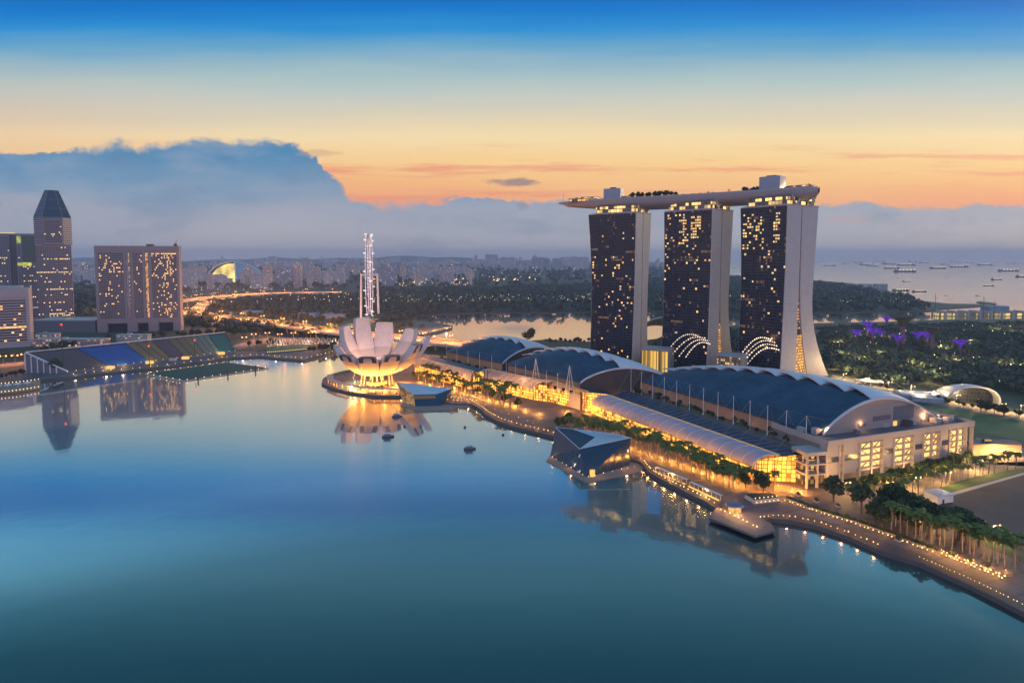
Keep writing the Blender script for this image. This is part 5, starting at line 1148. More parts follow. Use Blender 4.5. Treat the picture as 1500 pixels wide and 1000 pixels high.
ships = [(1270, 388, 1, .1, 'small ship with lights beside the tower edge'), (1215, 389.5, 2, 3.0, 'ship close to the nearest tower, lit along its deck'), (1278, 389.7, 1, .0, 'long low ship with lit deck, left of the big grey freighter'), (1306, 393.5, 0, 3.1, 'grey freighter lying directly behind the big freighter'), (1326, 398.5, 0, .0, 'largest grey freighter in the middle of the strait'), (1327, 389, 1, 3.1, 'long tanker just above the largest freighter'), (1303, 387, 0, .1, 'lit ship on the far line above the big freighter'), (1374, 393.5, 0, .1, 'freighter with orange deck lights right of the largest one'), (1385, 387.5, 1, .05, 'dim freighter behind the one with orange lights'), (1404, 391.5, 1, 3.1, 'low tanker with lights near the strait centre'), (1443, 388.5, 1, 0, 'blue-hulled tanker on the right of the strait'), (1478, 397.5, 1, .0, 'long dark tanker at the right edge'), (1500, 406, 0, .05, 'dark freighter cut by the right edge'), (1460, 410, 2, .2, 'tug with deck crane, right of centre'), (1448, 419, 2, 3.0, 'small lit coaster below the tug'), (1328, 412.5, 2, .1, 'small coaster below the largest freighter'), (1317, 407.5, 2, .6, 'little workboat left of the coaster'), (1355, 385, 0, .0, 'faint ship on the horizon line'), (1420, 385, 1, .1, 'faint tanker on the horizon at right'), (1240, 386, 2, .2, 'faint lit ship on the horizon at left'), (1338, 383.5, 1, .2, 'brightly lit ship on the horizon above the tanker'), (1480, 386, 0, 3, 'faint lit ship far right on the horizon'), (1075, 392, 2, 0, 'tiny ship seen between the middle and nearest towers'), (1433, 433, 2, .1, 'launch leaving a wake near the breakwater hook'), (1386, 433, 2, .1, 'small boat left of the launch by the breakwater'), (1385, 407, 2, 1.2, 'small dark boat in mid strait'), (1320, 426, 1, .1, 'moored ship by the twin blocks on the point'), (1347, 427.5, 1, .08, 'second moored ship, seaward end of the point'), (1195, 386.5, 2, .1, 'tiny ship right beside the nearest tower'), (1258, 384.5, 0, .1, 'pale lit ship on the far line left'), (1290, 383, 1, .1, 'horizon ship with a row of white lights'), (1398, 383.3, 0, .1, 'horizon ship with orange lights')]
wpx = [22, 16, 18, 22, 32, 26, 20, 25, 15, 26, 21, 30, 24, 18, 14, 12, 7, 16, 14, 12, 16, 12, 6, 8, 6, 6, 26, 22, 8, 13, 12, 14]
first = set()
for (px, py, k, a, lb), wp in zip(ships, wpx):
    x, y = G(px, py, 0); L = wp / 900 * y; s_ = L / (150, 190, 120)[k]
    if k in first: dup(SHP[k], (x, y, 0), a, s_, lb, 'ships at anchor on the strait')
    else: first.add(k); t = SHP[k]; t.location = (x, y, 0); t.rotation_euler = (0, 0, a); t.scale = (s_,) * 3; tag(t, lb, 'ship', 'ships at anchor on the strait')
for px, lb in ((1270.5, 'left one of the twin grey blocks on the seaward point'), (1293, 'right one of the twin grey blocks on the seaward point')):
    x, y = G(px, 425, 2); t = thing('twin_block', lb, 'building', (x, y, 2), .1); b = MB(); b.box(-22, 22, 0, 30, 0, 24); b.build('wall', APW[2], t); b = MB(); b.box(-23, 23, -1, 31, 24.01, 26); b.build('roof', CONC, t)
low('shed', 'lit low terminal on the seaward point', 1296, 1318, 436, 9, 40, winmat('shed_lit', (0, 0, 0), (0, 0, 0), (1, 1, 1), 1, 1, 1, 1, 1, 1), None, 'shed')
# barrage: long low bridge with lights
o = G(1390, 462, 3); br = thing('barrage', 'long low barrage with yellow lights across the channel mouth', 'barrage', (*o, 0))
p0, p1 = G(1375, 461.5, 3), G(1520, 461, 3); LB2 = p1[0] - p0[0]
b = MB(); b.box(p0[0] - o[0], p1[0] - o[0], p0[1] - o[1], p0[1] - o[1] + 26, 0, 9); b.build('wall', winmat('barrage_lit', (.3, .24, .16), (.35, .25, .1), (1, .66, .2), 14, 9, .8, .7, .75, 1.0), br)
for i in range(9): x = p0[0] - o[0] + LB2 * (i + .5) / 9; b = MB(); b.box(x - 2, x + 2, p0[1] - o[1] - 6, p0[1] - o[1] + 30, 0, 13); b.build('pier', CONC, br)
b = MB(); x = p0[0] - o[0] + LB2 * .70; b.hexa([(x - 40, 1000, 9), (x + 30, 1000, 9), (x + 30, 1030, 9), (x - 40, 1030, 9), (x - 22, 1006, 22), (x + 10, 1006, 24), (x + 14, 1026, 24), (x - 20, 1026, 22)]) if False else b.box(x - 26, x + 22, p0[1] - o[1] + 30, p0[1] - o[1] + 60, 0, 22); b.build('pump_house', mat('shed_roof'), br) if False else b.build('pump_house', MT['shed_roof'], br)
for px, z in ((1369, 55), (1440, 50), (1456, 40)):
    x, y = G(px, 468, 2); t = thing('lattice_mast', {1369: 'tall thin mast on the near shore of the channel', 1440: 'tall mast behind the barrage', 1456: 'shorter mast right of the barrage pump house'}[px], 'mast', (x, y, 2)); b = MB(); b.tube((0, 0, 0), (0, 0, z), .8, .4, 5); b.tube((-5, 0, z - 6), (5, 0, z - 6), .3, .3, 4); b.build('pole', DARK, t); b = MB(); b.ball((0, 0, z + .6), .9); b.build('beacon', DARK, t)
# ------------------------------------------------------------------ garden supertrees
PURP = emat('purple_light', (.22, .06, 1.0), .75, .9, .3)
STK = mat('supertree_trunk', (.10, .06, .14), .8)
def supertree_proto(lit):
    t = thing('supertree', '', 'supertree', (0, -600, 0)); H_ = 36.0
    b = MB(); b.lathe([(3.2, 0), (2.2, H_ * .3), (1.9, H_ * .62), (2.6, H_ * .78)], 0, 0, 10); b.build('trunk', STK, t)
    b = MB(); n = 18; cr = lambda k: [(2.5 * math.cos(k), 2.5 * math.sin(k), H_ * .72), (4.5 * math.cos(k + .1), 4.5 * math.sin(k + .1), H_ * .86), (8 * math.cos(k + .16), 8 * math.sin(k + .16), H_ * .95), (13 * math.cos(k + .2), 13 * math.sin(k + .2), H_)]
    for i in range(n):
        k = 2 * math.pi * i / n; b.path(cr(k), .34, 4); b.path([(p[0], p[1], p[2]) for p in cr(k + .17)[1:]], .25, 4)
    for rr, z in ((13, H_), (10, H_ * .97), (5, H_ * .88)): b.path([(rr * math.cos(2 * math.pi * i / 24), rr * math.sin(2 * math.pi * i / 24), z) for i in range(25)], .3, 4)
    b.build('canopy_branches', PURP if lit else mat('dark_branch', (.06, .07, .08), .7), t)
    b = MB(); b.lathe([(2.4, H_ * .73), (4, H_ * .85), (7.5, H_ * .945), (11.5, H_ * .985)], 0, 0, 18); b.build('canopy_funnel', emat('purple_funnel', (.16, .05, .75), .22, .9, .2) if lit else mat('dark_funnel', (.05, .06, .08), .8), t)
    return t
for lit, spots in ((True, [(1255, 486, .75, 'purple-lit supertree farthest left in the gardens'), (1279, 483, .85, 'purple-lit supertree with the brightest wide funnel'), (1290, 487, .6, 'small purple supertree close right of the brightest one'), (1299, 466, .8, 'purple supertree at the back by the channel'), (1272, 474, .9, 'large dim purple supertree behind the brightest one'), (1315, 493, .75, 'purple-blue supertree in the middle of the gardens'), (1345, 489, .75, 'pinkish purple supertree left of the close pair'), (1358, 489, .8, 'purple supertree at right of the close pair'), (1407, 501, .75, 'purple supertree farthest right in the gardens')]), (False, [(1323, 465, 1.5, 'biggest dark supertree behind the purple ones'), (1367, 480, 1.2, 'dark supertree with flat pale rim, right of the purple pair')])):
    pt_ = None
    for px, py, s_, lb in spots:
        x, y = G(px, py, 36 * s_)
        if pt_ is None: pt_ = supertree_proto(lit); pt_.location = (x, y, 2); pt_.scale = (s_,) * 3; tag(pt_, lb, 'supertree', 'garden supertrees'); 
        else: dup(pt_, (x, y, 2), r.uniform(0, 6), s_, lb, 'garden supertrees')
# glass conservatory seen between two towers
x, y = G(973, 500, 2); cn = thing('conservatory', 'lit ribbed glass dome glimpsed between the farthest and middle towers', 'conservatory', (x, y, 2))
b = MB(); b.grid(lambda u, v: (45 * math.cos(math.pi * u) * (1 - .3 * v), 60 * v, 40 * math.sin(math.pi * u) ** .8 * (1 - .5 * v)), 20, 6); b.build('glass_shell', winmat('conserv', (.3, .32, .3), (.2, .25, .22), (1, .85, .5), 5, 5, .85, .85, .35, .8), cn)
for i in range(7): b = MB(); b.path([(45 * math.cos(math.pi * u / 16) * (1 - .3 * i / 6), 60 * i / 6, .4 + 40 * math.sin(math.pi * u / 16) ** .8 * (1 - .5 * i / 6)) for u in range(17)], .6, 4); b.build('rib', WHITE, cn)
# arched white station shell beyond the road
o = G(1424, 592, 2.2); sh = thing('arched_pavilion', 'white arched shell pavilion beyond the lit road', 'pavilion', (*o, 2.2), -.35)
def shell_(u, v): w = 21 * (1 - .12 * v); return (w * math.cos(math.pi * u) * 1.0, -2 + 46 * v - 9 * math.sin(math.pi * u) * (1 - v), 19 * math.sin(math.pi * u) ** .75 * (1 - .55 * v * v))
b = MB(); b.grid(shell_, 20, 10); b.grid(lambda u, v: (lambda p: (p[0] * .97, p[1] + .2, p[2] - .8))(shell_(1 - u, v)), 20, 10); b.build('shell', mat('shell_panel', (.52, .54, .6), .4, .1, var=.25, scale=.25), sh, True)
b = MB(); b.path([shell_(i / 24, 0) for i in range(25)], .8, 5); b.build('rim', WHITE, sh)
b = MB(); b.poly([(lambda p: (p[0] * .96, p[1] + 8, p[2] * .96))(shell_(i / 20, .1)) for i in range(21)]); b.build('glass_front', winmat('dark_front', (.05, .055, .07), (.03, .035, .05), (1, .7, .4), 3, 4, .9, .9, .04, .6), sh)
b = MB(); b.box(-60, -19, 4, 24, 0, 5); b.box(-50, -24, -6, 3.9, 0, 4); b.build('side_roof', mat('side_roof', (.3, .33, .38), .6), sh)
# low lit pavilion by the field, kiosk by the car park, small roofs near the gardens
t = low('garden_pavilion', 'long low pavilion with warm downlights between field and forecourt', 1424, 1496, 668, 8.2, 9, mat('warm_wall', (.42, .28, .18), .7), mat('dark_roof', (.06, .07, .08), .6), 'pavilion')
A, B = G(1424, 668, 2), G(1496, 668, 2)
for i in range(7): f = (i + .5) / 7; lamp((A[0] + (B[0] - A[0]) * f + .5, A[1] + (B[1] - A[1]) * f - 3, 5), 700, (1, .6, .22), .4); oo = bpy.data.objects.new('lamp', LAMPM); COL.objects.link(oo); oo.parent = t; oo.location = (6 + 22 * i / 3.2, -1.2, 3.5); oo.scale = (.7,) * 3
o = G(1374, 738, 2.2); ks = thing('kiosk', 'small white flat-roofed kiosk at the corner of the dark car park', 'kiosk', (*o, 2.2), .25)
b = MB(); b.box(0, 11, 0, 9, 0, 4.2); b.build('wall', WHITE, ks); b = MB(); b.box(-.5, 11.5, -.5, 9.5, 4.21, 4.7); b.box(2, 5, 2, 5, 4.71, 5.7); b.box(6, 8, 4, 7, 4.71, 5.4); b.build('roof', mat('kiosk_roof', (.5, .52, .56), .5), ks); b = MB(); b.box(3, 4.4, -.15, -.02, 0, 2.3); b.build('door', DARK, ks)
for px, py, w, z1, lb in ((1275, 566, 26, 5, 'white canopy with lights beside the road, near the gardens'), (1295, 556, 14, 6, 'small white roofed shelter at the edge of the gardens'), (1345, 585, 30, 5, 'pale low service roof left of the arched pavilion'), (1222, 540, 14, 7, 'open flat canopy right of the nearest tower foot')):
    x, y = G(px, py, 2.2); t = thing('shelter', lb, 'shelter', (x, y, 2.2), -.3); b = MB(); b.box(-w / 2, w / 2, 0, 12, z1, z1 + .6); b.build('roof', WHITE, t)
    for sx_ in (-w / 2 + 1, 0, w / 2 - 1):
        for sy_ in (1, 11): b = MB(); b.tube((sx_, sy_, 0), (sx_, sy_, z1), .3, .3, 5); b.build('post', STEEL, t)
    lamp((x, y - 3, 8), 3500, (1, .7, .3), .5)
# ------------------------------------------------------------------ trees
def leaf_mat(name, a, c):
    m = bpy.data.materials.new(name); m.use_nodes = True; t = NT(m.node_tree)
    tc = t.add('ShaderNodeTexCoord'); ge = t.add('ShaderNodeNewGeometry'); inf = t.add('ShaderNodeObjectInfo')
    n = t.noise(tc.outputs['Object'], .35, 3, .6); f = t.m('ADD', t.m('MULTIPLY', ge.outputs['Random Per Island'], .6), t.m('MULTIPLY', n, .4))
    b = t.add('ShaderNodeBsdfPrincipled'); t.put(b.inputs['Base Color'], t.mix(f, a + (1,), c + (1,))); b.inputs['Roughness'].default_value = .6; b.inputs['Specular IOR Level'].default_value = .2
    o = t.add('ShaderNodeOutputMaterial'); t.l.new(b.outputs[0], o.inputs[0]); MT[name] = m; return m
LEAF = leaf_mat('dark_leaf', (.022, .042, .016), (.07, .10, .035)); PALML = leaf_mat('palm_leaf', (.06, .085, .015), (.17, .19, .04)); FARL = leaf_mat('far_leaf', (.03, .055, .045), (.065, .095, .07))
BARK = mat('bark', (.12, .09, .07), .9, scale=2); PBARK = mat('palm_bark', (.24, .19, .15), .85, scale=2)
def leaf_mesh(name, n, size, rx, rz, zc, seed, m, lobes=9):
    g = np.random.default_rng(seed); L = []
    for i in range(lobes):
        d = g.normal(size=3); d /= np.linalg.norm(d); L.append((d * np.array([rx, rx, rz]) * .55, g.uniform(.38, .6)))
    k = g.integers(0, lobes, n); d = g.normal(size=(n, 3)); d /= np.linalg.norm(d, axis=1)[:, None]
    rad = g.uniform(.55, 1.08, n)[:, None]
    cen = np.array([L[i][0] for i in k]) + d * rad * np.array([L[i][1] for i in k])[:, None] * np.array([rx, rx, rz * 1.05]) + np.array([0, 0, zc])
    u = g.normal(size=(n, 3)); u /= np.linalg.norm(u, axis=1)[:, None]; w = np.cross(u, d + g.normal(size=(n, 3)) * .5); w /= np.linalg.norm(w, axis=1)[:, None] + 1e-6
    s = size * g.uniform(.5, 1.25, n)[:, None]
    return quads_mesh(name, np.stack([cen - u * s - w * s * .6, cen + u * s * .3 - w * s * .7, cen + u * s + w * s * .5, cen - u * s * .3 + w * s * .7], 1), m)
def quads_mesh(name, q, m):
    n = len(q); me = bpy.data.meshes.new(name); me.vertices.add(4 * n); me.vertices.foreach_set('co', q.reshape(-1).astype(np.float32))
    me.loops.add(4 * n); me.loops.foreach_set('vertex_index', np.arange(4 * n, dtype=np.int32)); me.polygons.add(n)
    me.polygons.foreach_set('loop_start', np.arange(0, 4 * n, 4, dtype=np.int32)); me.update(calc_edges=True); me.materials.append(m); return me
def broad_proto(seed, h, rx, rz, n, size, label):
    t = thing('tree', label, 'tree', (0, -700, 0)); r = random.Random(seed)
    b = MB(); b.tube((0, 0, 0), (.2, .1, h * .5), .38, .26, 7)
    for i in range(5): a = 2 * math.pi * i / 5 + r.random(); b.tube((.2, .1, h * (.36 + .03 * i)), (math.cos(a) * rx * .5, math.sin(a) * rx * .5, h * .72), .2, .07, 5)
    b.build('trunk', BARK, t); o = bpy.data.objects.new('crown', leaf_mesh('crown', n, size, rx, rz, h - rz * .95, seed, LEAF)); COL.objects.link(o); o.parent = t; return t
def palm_proto(seed, h, fr, label):
    t = thing('palm_tree', label, 'palm tree', (0, -800, 0)); r = random.Random(seed); b = MB()
    b.path([(.15 * math.sin(i), .15 * math.cos(i * 1.3), h * i / 4) for i in range(5)], .24, 6); b.build('trunk', PBARK, t); b = MB(); n = 15
    for k in range(n):
        a = 2 * math.pi * k / n + r.uniform(-.2, .2); L = fr * r.uniform(.85, 1.1); el = r.uniform(.15, 1.15); pts = []; x = 0; z = h; e = el
        for i in range(7): pts.append((x, z)); x += L / 6 * math.cos(e); z += L / 6 * math.sin(e); e -= .34
        ca, sa = math.cos(a), math.sin(a)
        for i in range(6):
            w0 = .75 * math.sin(math.pi * (i + .3) / 6.6) * fr / 3.2; w1 = .75 * math.sin(math.pi * (i + 1.3) / 6.9) * fr / 3.2
            for sg in (-1, 1):
                p = lambda q, w, dz: (q[0] * ca - w * sg * sa, q[0] * sa + w * sg * ca, q[1] + dz)
                b.poly([p(pts[i], 0, 0), p(pts[i + 1], 0, 0), p((pts[i + 1][0] + .25, pts[i + 1][1]), w1, -w1 * .55), p((pts[i][0] + .45, pts[i][1]), w0, -w0 * .55)])
    b.build('fronds', PALML, t); return t
BP = [broad_proto(i + 1, 10, 4.2, 3.6, 620, .62, '') for i in range(3)] + [broad_proto(7, 15, 7.0, 5.5, 900, .95, '')]
PPs = [palm_proto(1, 10.5, 4.0, ''), palm_proto(2, 12, 4.2, ''), palm_proto(3, 9, 3.8, '')]
used = set(); rt = random.Random(21)
def plant(protos, x, y, z, s, label, cat, group):
    k = rt.randrange(len(protos)); t = protos[k]; a = rt.uniform(0, 6.28)
    if t.name not in used: used.add(t.name); t.location = (x, y, z); t.rotation_euler = (0, 0, a); t.scale = (s,) * 3; tag(t, label, cat, group)
    else: dup(t, (x, y, z), a, s, label, group)
def row(protos, pts, n, jit, z, s, label, cat, group):
    seg = [math.dist(pts[i], pts[i + 1]) for i in range(len(pts) - 1)]; T = sum(seg)
    for i in range(n):
        d = T * (i + .5) / n; k = 0
        while k < len(seg) - 1 and d > seg[k]: d -= seg[k]; k += 1
        f = d / seg[k]; px, py = pts[k][0] + (pts[k + 1][0] - pts[k][0]) * f, pts[k][1] + (pts[k + 1][1] - pts[k][1]) * f
        x, y = G(px, py, z); plant(protos, x + rt.uniform(-jit, jit), y + rt.uniform(-jit, jit), z, s * rt.uniform(.85, 1.18), label, cat, group)
Pz = 2.26
lbp = 'palm in the dense lit rows in front of the long lilac-roofed arcade'
row(PPs, [(832, 640), (900, 650), (980, 680), (1075, 722)], 42, 1.4, Pz, 1.2, lbp, 'palm tree', 'palms before the long arcade')
row(PPs, [(838, 630), (910, 640), (990, 668), (1090, 712)], 42, 1.6, Pz, 1.0, lbp, 'palm tree', 'palms before the long arcade')
row(PPs[:2], [(1060, 716), (1110, 716), (1140, 722)], 7, 2, Pz, 1, 'palm in the cluster at the near end of the long arcade', 'palm tree', 'palms at the near end of the arcade')
row(BP[:3], [(1010, 682), (1075, 706), (1128, 726)], 9, 2, Pz, .95, 'broad-leaved tree among the palms at the near end of the arcade', 'tree', 'trees at the near end of the arcade')
lbf = 'palm in the rows between the museum and the glowing gable'
row(PPs, [(612, 560), (680, 575), (752, 600)], 28, 1.5, Pz, 1.3, lbf, 'palm tree', 'palms between museum and gable')
row(PPs, [(618, 553), (690, 568), (755, 590)], 26, 1.5, Pz, 1.3, lbf, 'palm tree', 'palms between museum and gable')
row(BP[:3], [(596, 552), (650, 566), (735, 590), (768, 602)], 9, 1, Pz, .9, 'round-crowned tree among the palms between museum and gable', 'tree', 'round trees between museum and gable')
row(BP[:3], [(815, 628), (838, 626)], 4, 2, Pz, 1.0, 'tree in the small clump before the glowing gable', 'tree', 'clump before the gable')
for px, py, s_, lb in ((1221, 734, 1.45, 'round street tree on the plaza nearest the entrance frame'), (1262, 752, 1.6, 'round street tree on the bright patch of the plaza'), (1280, 765, 1.1, 'small young tree right of the bright patch'), (1292, 775, 1.2, 'young tree with slim trunk beside the curved lamp arch')):
    x, y = G(px, py, Pz); plant(BP[:3], x, y, Pz, s_, lb, 'tree', 'trees on the plaza')
row(BP[:3], [(1292, 748), (1325, 752), (1350, 772), (1395, 790), (1440, 800)], 20, 3, Pz, 1.35, 'dark bushy tree between the plaza and the car park', 'tree', 'trees beside the car park')
row(PPs, [(1300, 775), (1340, 788), (1390, 802), (1440, 818), (1490, 836)], 17, .8, Pz, 1.15, 'slim palm with lit foot in the row along the lamp-lit waterfront walk', 'palm tree', 'palms along the near waterfront')
row(PPs, [(1400, 796), (1450, 812), (1500, 826)], 12, 1.8, Pz, 1.05, 'palm in the second row beside the car park', 'palm tree', 'second palm row beside the car park')
row(PPs, [(1310, 735), (1345, 722), (1400, 705), (1470, 690), (1496, 684)], 26, 1.2, Pz, .95, 'palm in the row between forecourt road and car park', 'palm tree', 'palms along the forecourt')
row(BP[:3], [(1262, 722), (1320, 708), (1380, 690), (1420, 680)], 20, 2, Pz, .9, 'low bushy tree at the foot of the block of lit bays', 'tree', 'trees below the lit block')
row(PPs, [(1270, 728), (1350, 706), (1415, 686)], 14, 1, Pz, .85, 'short palm at the foot of the block of lit bays', 'palm tree', 'palms below the lit block')
row(BP[:3], [(1290, 760), (1320, 770), (1360, 790)], 8, 2, Pz, 1.2, 'dark tree in front of the palms by the waterfront walk', 'tree', 'trees near the waterfront walk')
# terrace shrubs in front of the largest hall, and on the other terraces
for i in range(34):
    f = (i + rt.random()) / 34; e = lerp2(HS, HN, f); k_ = rt.uniform(3, 10); plant(BP[:3], e[0] - k_, e[1] - k_ * .4, 20.5, rt.uniform(.35, .6), 'shrub planted on the terrace in front of the largest hall', 'shrub', 'shrubs on the largest hall terrace')
for i in range(14):
    f = (i + rt.random()) / 14; e = lerp2(MS, MN, f); plant(BP[:3], e[0] - 5, e[1] - 6, 16.7, rt.uniform(.35, .5), 'shrub planted on the terrace in front of the middle hall', 'shrub', 'shrubs on the middle hall terrace')
for i in range(12):
    f = (i + rt.random()) / 12; e = lerp2(FS, FN, f); plant(BP[:3], e[0] - 5, e[1] - 6, 15.7, rt.uniform(.35, .55), 'shrub planted on the terrace in front of the smallest hall', 'shrub', 'shrubs on the smallest hall terrace')
# big tree in front of the channel, trees behind the far hall
x, y = G(773, 502, 2); plant([BP[3]], x, y, 2, 1.75, 'tall spreading tree against the pink channel, behind the smallest hall', 'tree', 'trees on the channel bank')
for i in range(11): x, y = G(800 + i * 7, 502 + (i % 3), 2); plant(BP, x, y, 2, rt.uniform(.6, .9), 'dark tree on the channel bank left of the farthest tower', 'tree', 'dark trees on the channel bank')
# roof deck trees
for i in range(16):
    q = s_for(924 + i * 4.2, -1, 1.2); p = deckpt(q, rt.uniform(-4, 12), 0); plant(BP[:3], p[0] + CENT[1][0], p[1] + CENT[1][1], DZ, rt.uniform(.75, .95), 'tree in the clump on the roof deck, left of its middle', 'tree', 'clump on the roof deck')
for i in range(7):
    q = s_for(1088 + i * 3.2, 0, 1.4); p = deckpt(q, rt.uniform(0, 8), 0); plant(BP[:3], p[0] + CENT[1][0], p[1] + CENT[1][1], DZ, rt.uniform(.6, .85), 'tree beside the right-hand lift core on the roof deck', 'tree', 'trees by the right lift core')
for px in (996, 1010, 1022, 1033, 1040, 1063, 1178, 860, 850, 842):
    q = s_for(px, -1.3, 1.6); p = deckpt(q, -6, 0); plant(PPs, p[0] + CENT[1][0], p[1] + CENT[1][1], DZ, .55, 'lone palm silhouetted on the roof deck', 'palm tree', 'lone palms on the roof deck')
# left bank trees
row(BP, [(62, 520), (92, 512), (118, 506), (140, 504)], 14, 6, 2, 1.0, 'dark tree in the clump behind the grandstand, near the white hotel', 'tree', 'clump behind the grandstand')
x, y = G(84, 546, 2); plant([BP[3]], x, y, 2, 1.25, 'single dark round tree in front of the left end of the grandstand', 'tree', 'tree before the grandstand')
row(BP, [(-20, 530), (15, 527), (38, 528), (60, 523)], 8, 4, 2, 1.0, 'dark street tree below the white hotel at the left edge', 'tree', 'street trees below the white hotel')
row(BP[:3], [(0, 556), (20, 552), (38, 549)], 6, 2, 2, .7, 'low shrub on the bank beside the jetty', 'shrub', 'shrubs beside the jetty')
row(BP, [(150, 500), (200, 497), (270, 493)], 12, 5, 2, .9, 'dark tree along the road at the foot of the slab hotel', 'tree', 'trees below the slab hotel')
row(BP, [(270, 496), (310, 494), (360, 492), (400, 488)], 20, 12, 2, 1.35, 'dark park tree between the slab hotel and the museum', 'tree', 'park trees left of the museum')
row(BP, [(278, 484), (330, 485), (380, 484), (440, 487), (470, 496), (440, 496)], 20, 14, 2, 1.3, 'dark park tree below the expressway bridge', 'tree', 'park trees below the expressway')
row(BP, [(360, 508), (380, 507), (410, 507), (388, 505)], 8, 4, 2, .9, 'low dark tree beside the right end of the grandstand', 'tree', 'trees right of the grandstand')
row(BP, [(455, 516), (475, 514), (498, 512)], 8, 5, 2, .8, 'dark shrub on the bank left of the museum', 'shrub', 'shrubs left of the museum')
row(BP, [(575, 484), (600, 480), (618, 483)], 9, 8, 2.5, .9, 'dark tree on the marina pier right of the wheel', 'tree', 'trees on the marina pier')
row(BP, [(300, 472), (345, 467), (400, 470), (460, 473), (505, 478)], 22, 10, 2, 1.4, 'dark tree beyond the expressway bridge', 'tree', 'trees beyond the expressway')
row(BP[:3], [(535, 572), (560, 571), (585, 566)], 7, 2, 2.2, .5, 'shrub at the foot of the museum', 'shrub', 'shrubs at the museum foot')
row(BP[:3], [(1255, 562), (1300, 570), (1345, 582), (1400, 593), (1450, 603), (1500, 612)], 24, 3, 2.2, .55, 'roadside bush between the lit road and the green field', 'shrub', 'roadside bushes')
row(BP, [(1435, 602), (1465, 608), (1480, 610)], 6, 3, 2.2, .8, 'roadside tree right of the arched pavilion', 'tree', 'trees right of the arched pavilion')
# ------------------------------------------------------------------ woods one cannot count
def woods(name, px, n, cr, size, nq, seed, hbase=2, mm=None, clear=()):
    g = np.random.default_rng(seed); pts = np.array([G(a, c, 2) for a, c in px]); lo, hi = pts.min(0), pts.max(0); P = []
    def inside(x, y):
        c = False; j = len(pts) - 1
        for i in range(len(pts)):
            if (pts[i][1] > y) != (pts[j][1] > y) and x < (pts[j][0] - pts[i][0]) * (y - pts[i][1]) / (pts[j][1] - pts[i][1]) + pts[i][0]: c = not c
            j = i
        return c
    tries = 0
    while len(P) < n and tries < n * 12:
        tries += 1; x, y = g.uniform(lo[0], hi[0]), g.uniform(lo[1], hi[1])
        if inside(x, y) and not any((x - a) ** 2 + (y - c) ** 2 < rr * rr for a, c, rr in clear) and math.sin(x * .021 + 1) + math.sin(y * .017) + math.sin((x + y) * .05) > -1.9: P.append((x, y, g.uniform(.6, 1.3)))
    P = np.array(P); k = np.repeat(np.arange(len(P)), nq); N = len(k); d = g.normal(size=(N, 3)); d /= np.linalg.norm(d, axis=1)[:, None]; d[:, 2] = np.abs(d[:, 2]) * 1.1 - .25
    s0 = P[k, 2][:, None] * cr; cen = np.concatenate([P[k, :2], np.full((N, 1), hbase)], 1) + d * s0 * g.uniform(.7, 1.05, (N, 1)) * np.array([1, 1, .9]) + np.concatenate([np.zeros((N, 2)), s0 * 1.05], 1)
    u = g.normal(size=(N, 3)); u /= np.linalg.norm(u, axis=1)[:, None]; w = np.cross(u, d); w /= np.linalg.norm(w, axis=1)[:, None] + 1e-6; s = size * g.uniform(.6, 1.3, (N, 1))
    o = bpy.data.objects.new(name, quads_mesh(name, np.stack([cen - u * s - w * s, cen + u * s - w * s * .8, cen + u * s + w * s, cen - u * s * .7 + w * s], 1), mm or FARL)); COL.objects.link(o); tag(o, kind='stuff'); return P
GP = woods('woods', [(1214, 545), (1206, 505), (1200, 486), (1300, 483), (1400, 480), (1520, 478), (1640, 478), (1640, 600), (1510, 592), (1480, 580), (1395, 572), (1330, 574), (1265, 556)], 3600, 6.5, 1.35, 40, 5, clear=[(*G(1424, 584, 2), 62), (*G(1275, 566, 2), 22)])
woods('woods', [(958, 530), (960, 513), (990, 503), (1078, 490), (1190, 488), (1200, 520), (1100, 545)], 700, 6.5, 1.35, 36, 6)
woods('woods', [(612, 462.5), (700, 459), (860, 458), (1080, 460.5), (1190, 459.5), (1290, 458), (1360, 456.5), (1330, 440), (1250, 424), (1190, 415), (1080, 408), (960, 410), (860, 420), (700, 425), (560, 428), (500, 440), (540, 462)], 5200, 11, 3.4, 18, 7)
woods('woods', [(262, 432), (560, 426), (860, 418), (960, 408), (1070, 404), (960, 392), (860, 388), (560, 388), (262, 390), (100, 392), (100, 440)], 3400, 15, 6, 12, 8)
woods('woods', [(110, 470), (262, 440), (262, 425), (110, 425)], 400, 13, 6, 10, 9)
woods('woods', [(420, 462), (500, 466), (540, 462), (500, 436), (300, 438), (310, 452)], 900, 9, 3.0, 22, 10)
woods('woods', [(262, 474), (262, 462), (320, 468), (420, 478), (500, 492), (480, 494), (420, 488), (330, 480)], 260, 8, 3, 14, 11)
woods('woods', [(545, 476), (600, 468), (606, 462), (545, 462)], 160, 8, 3.5, 12, 12)
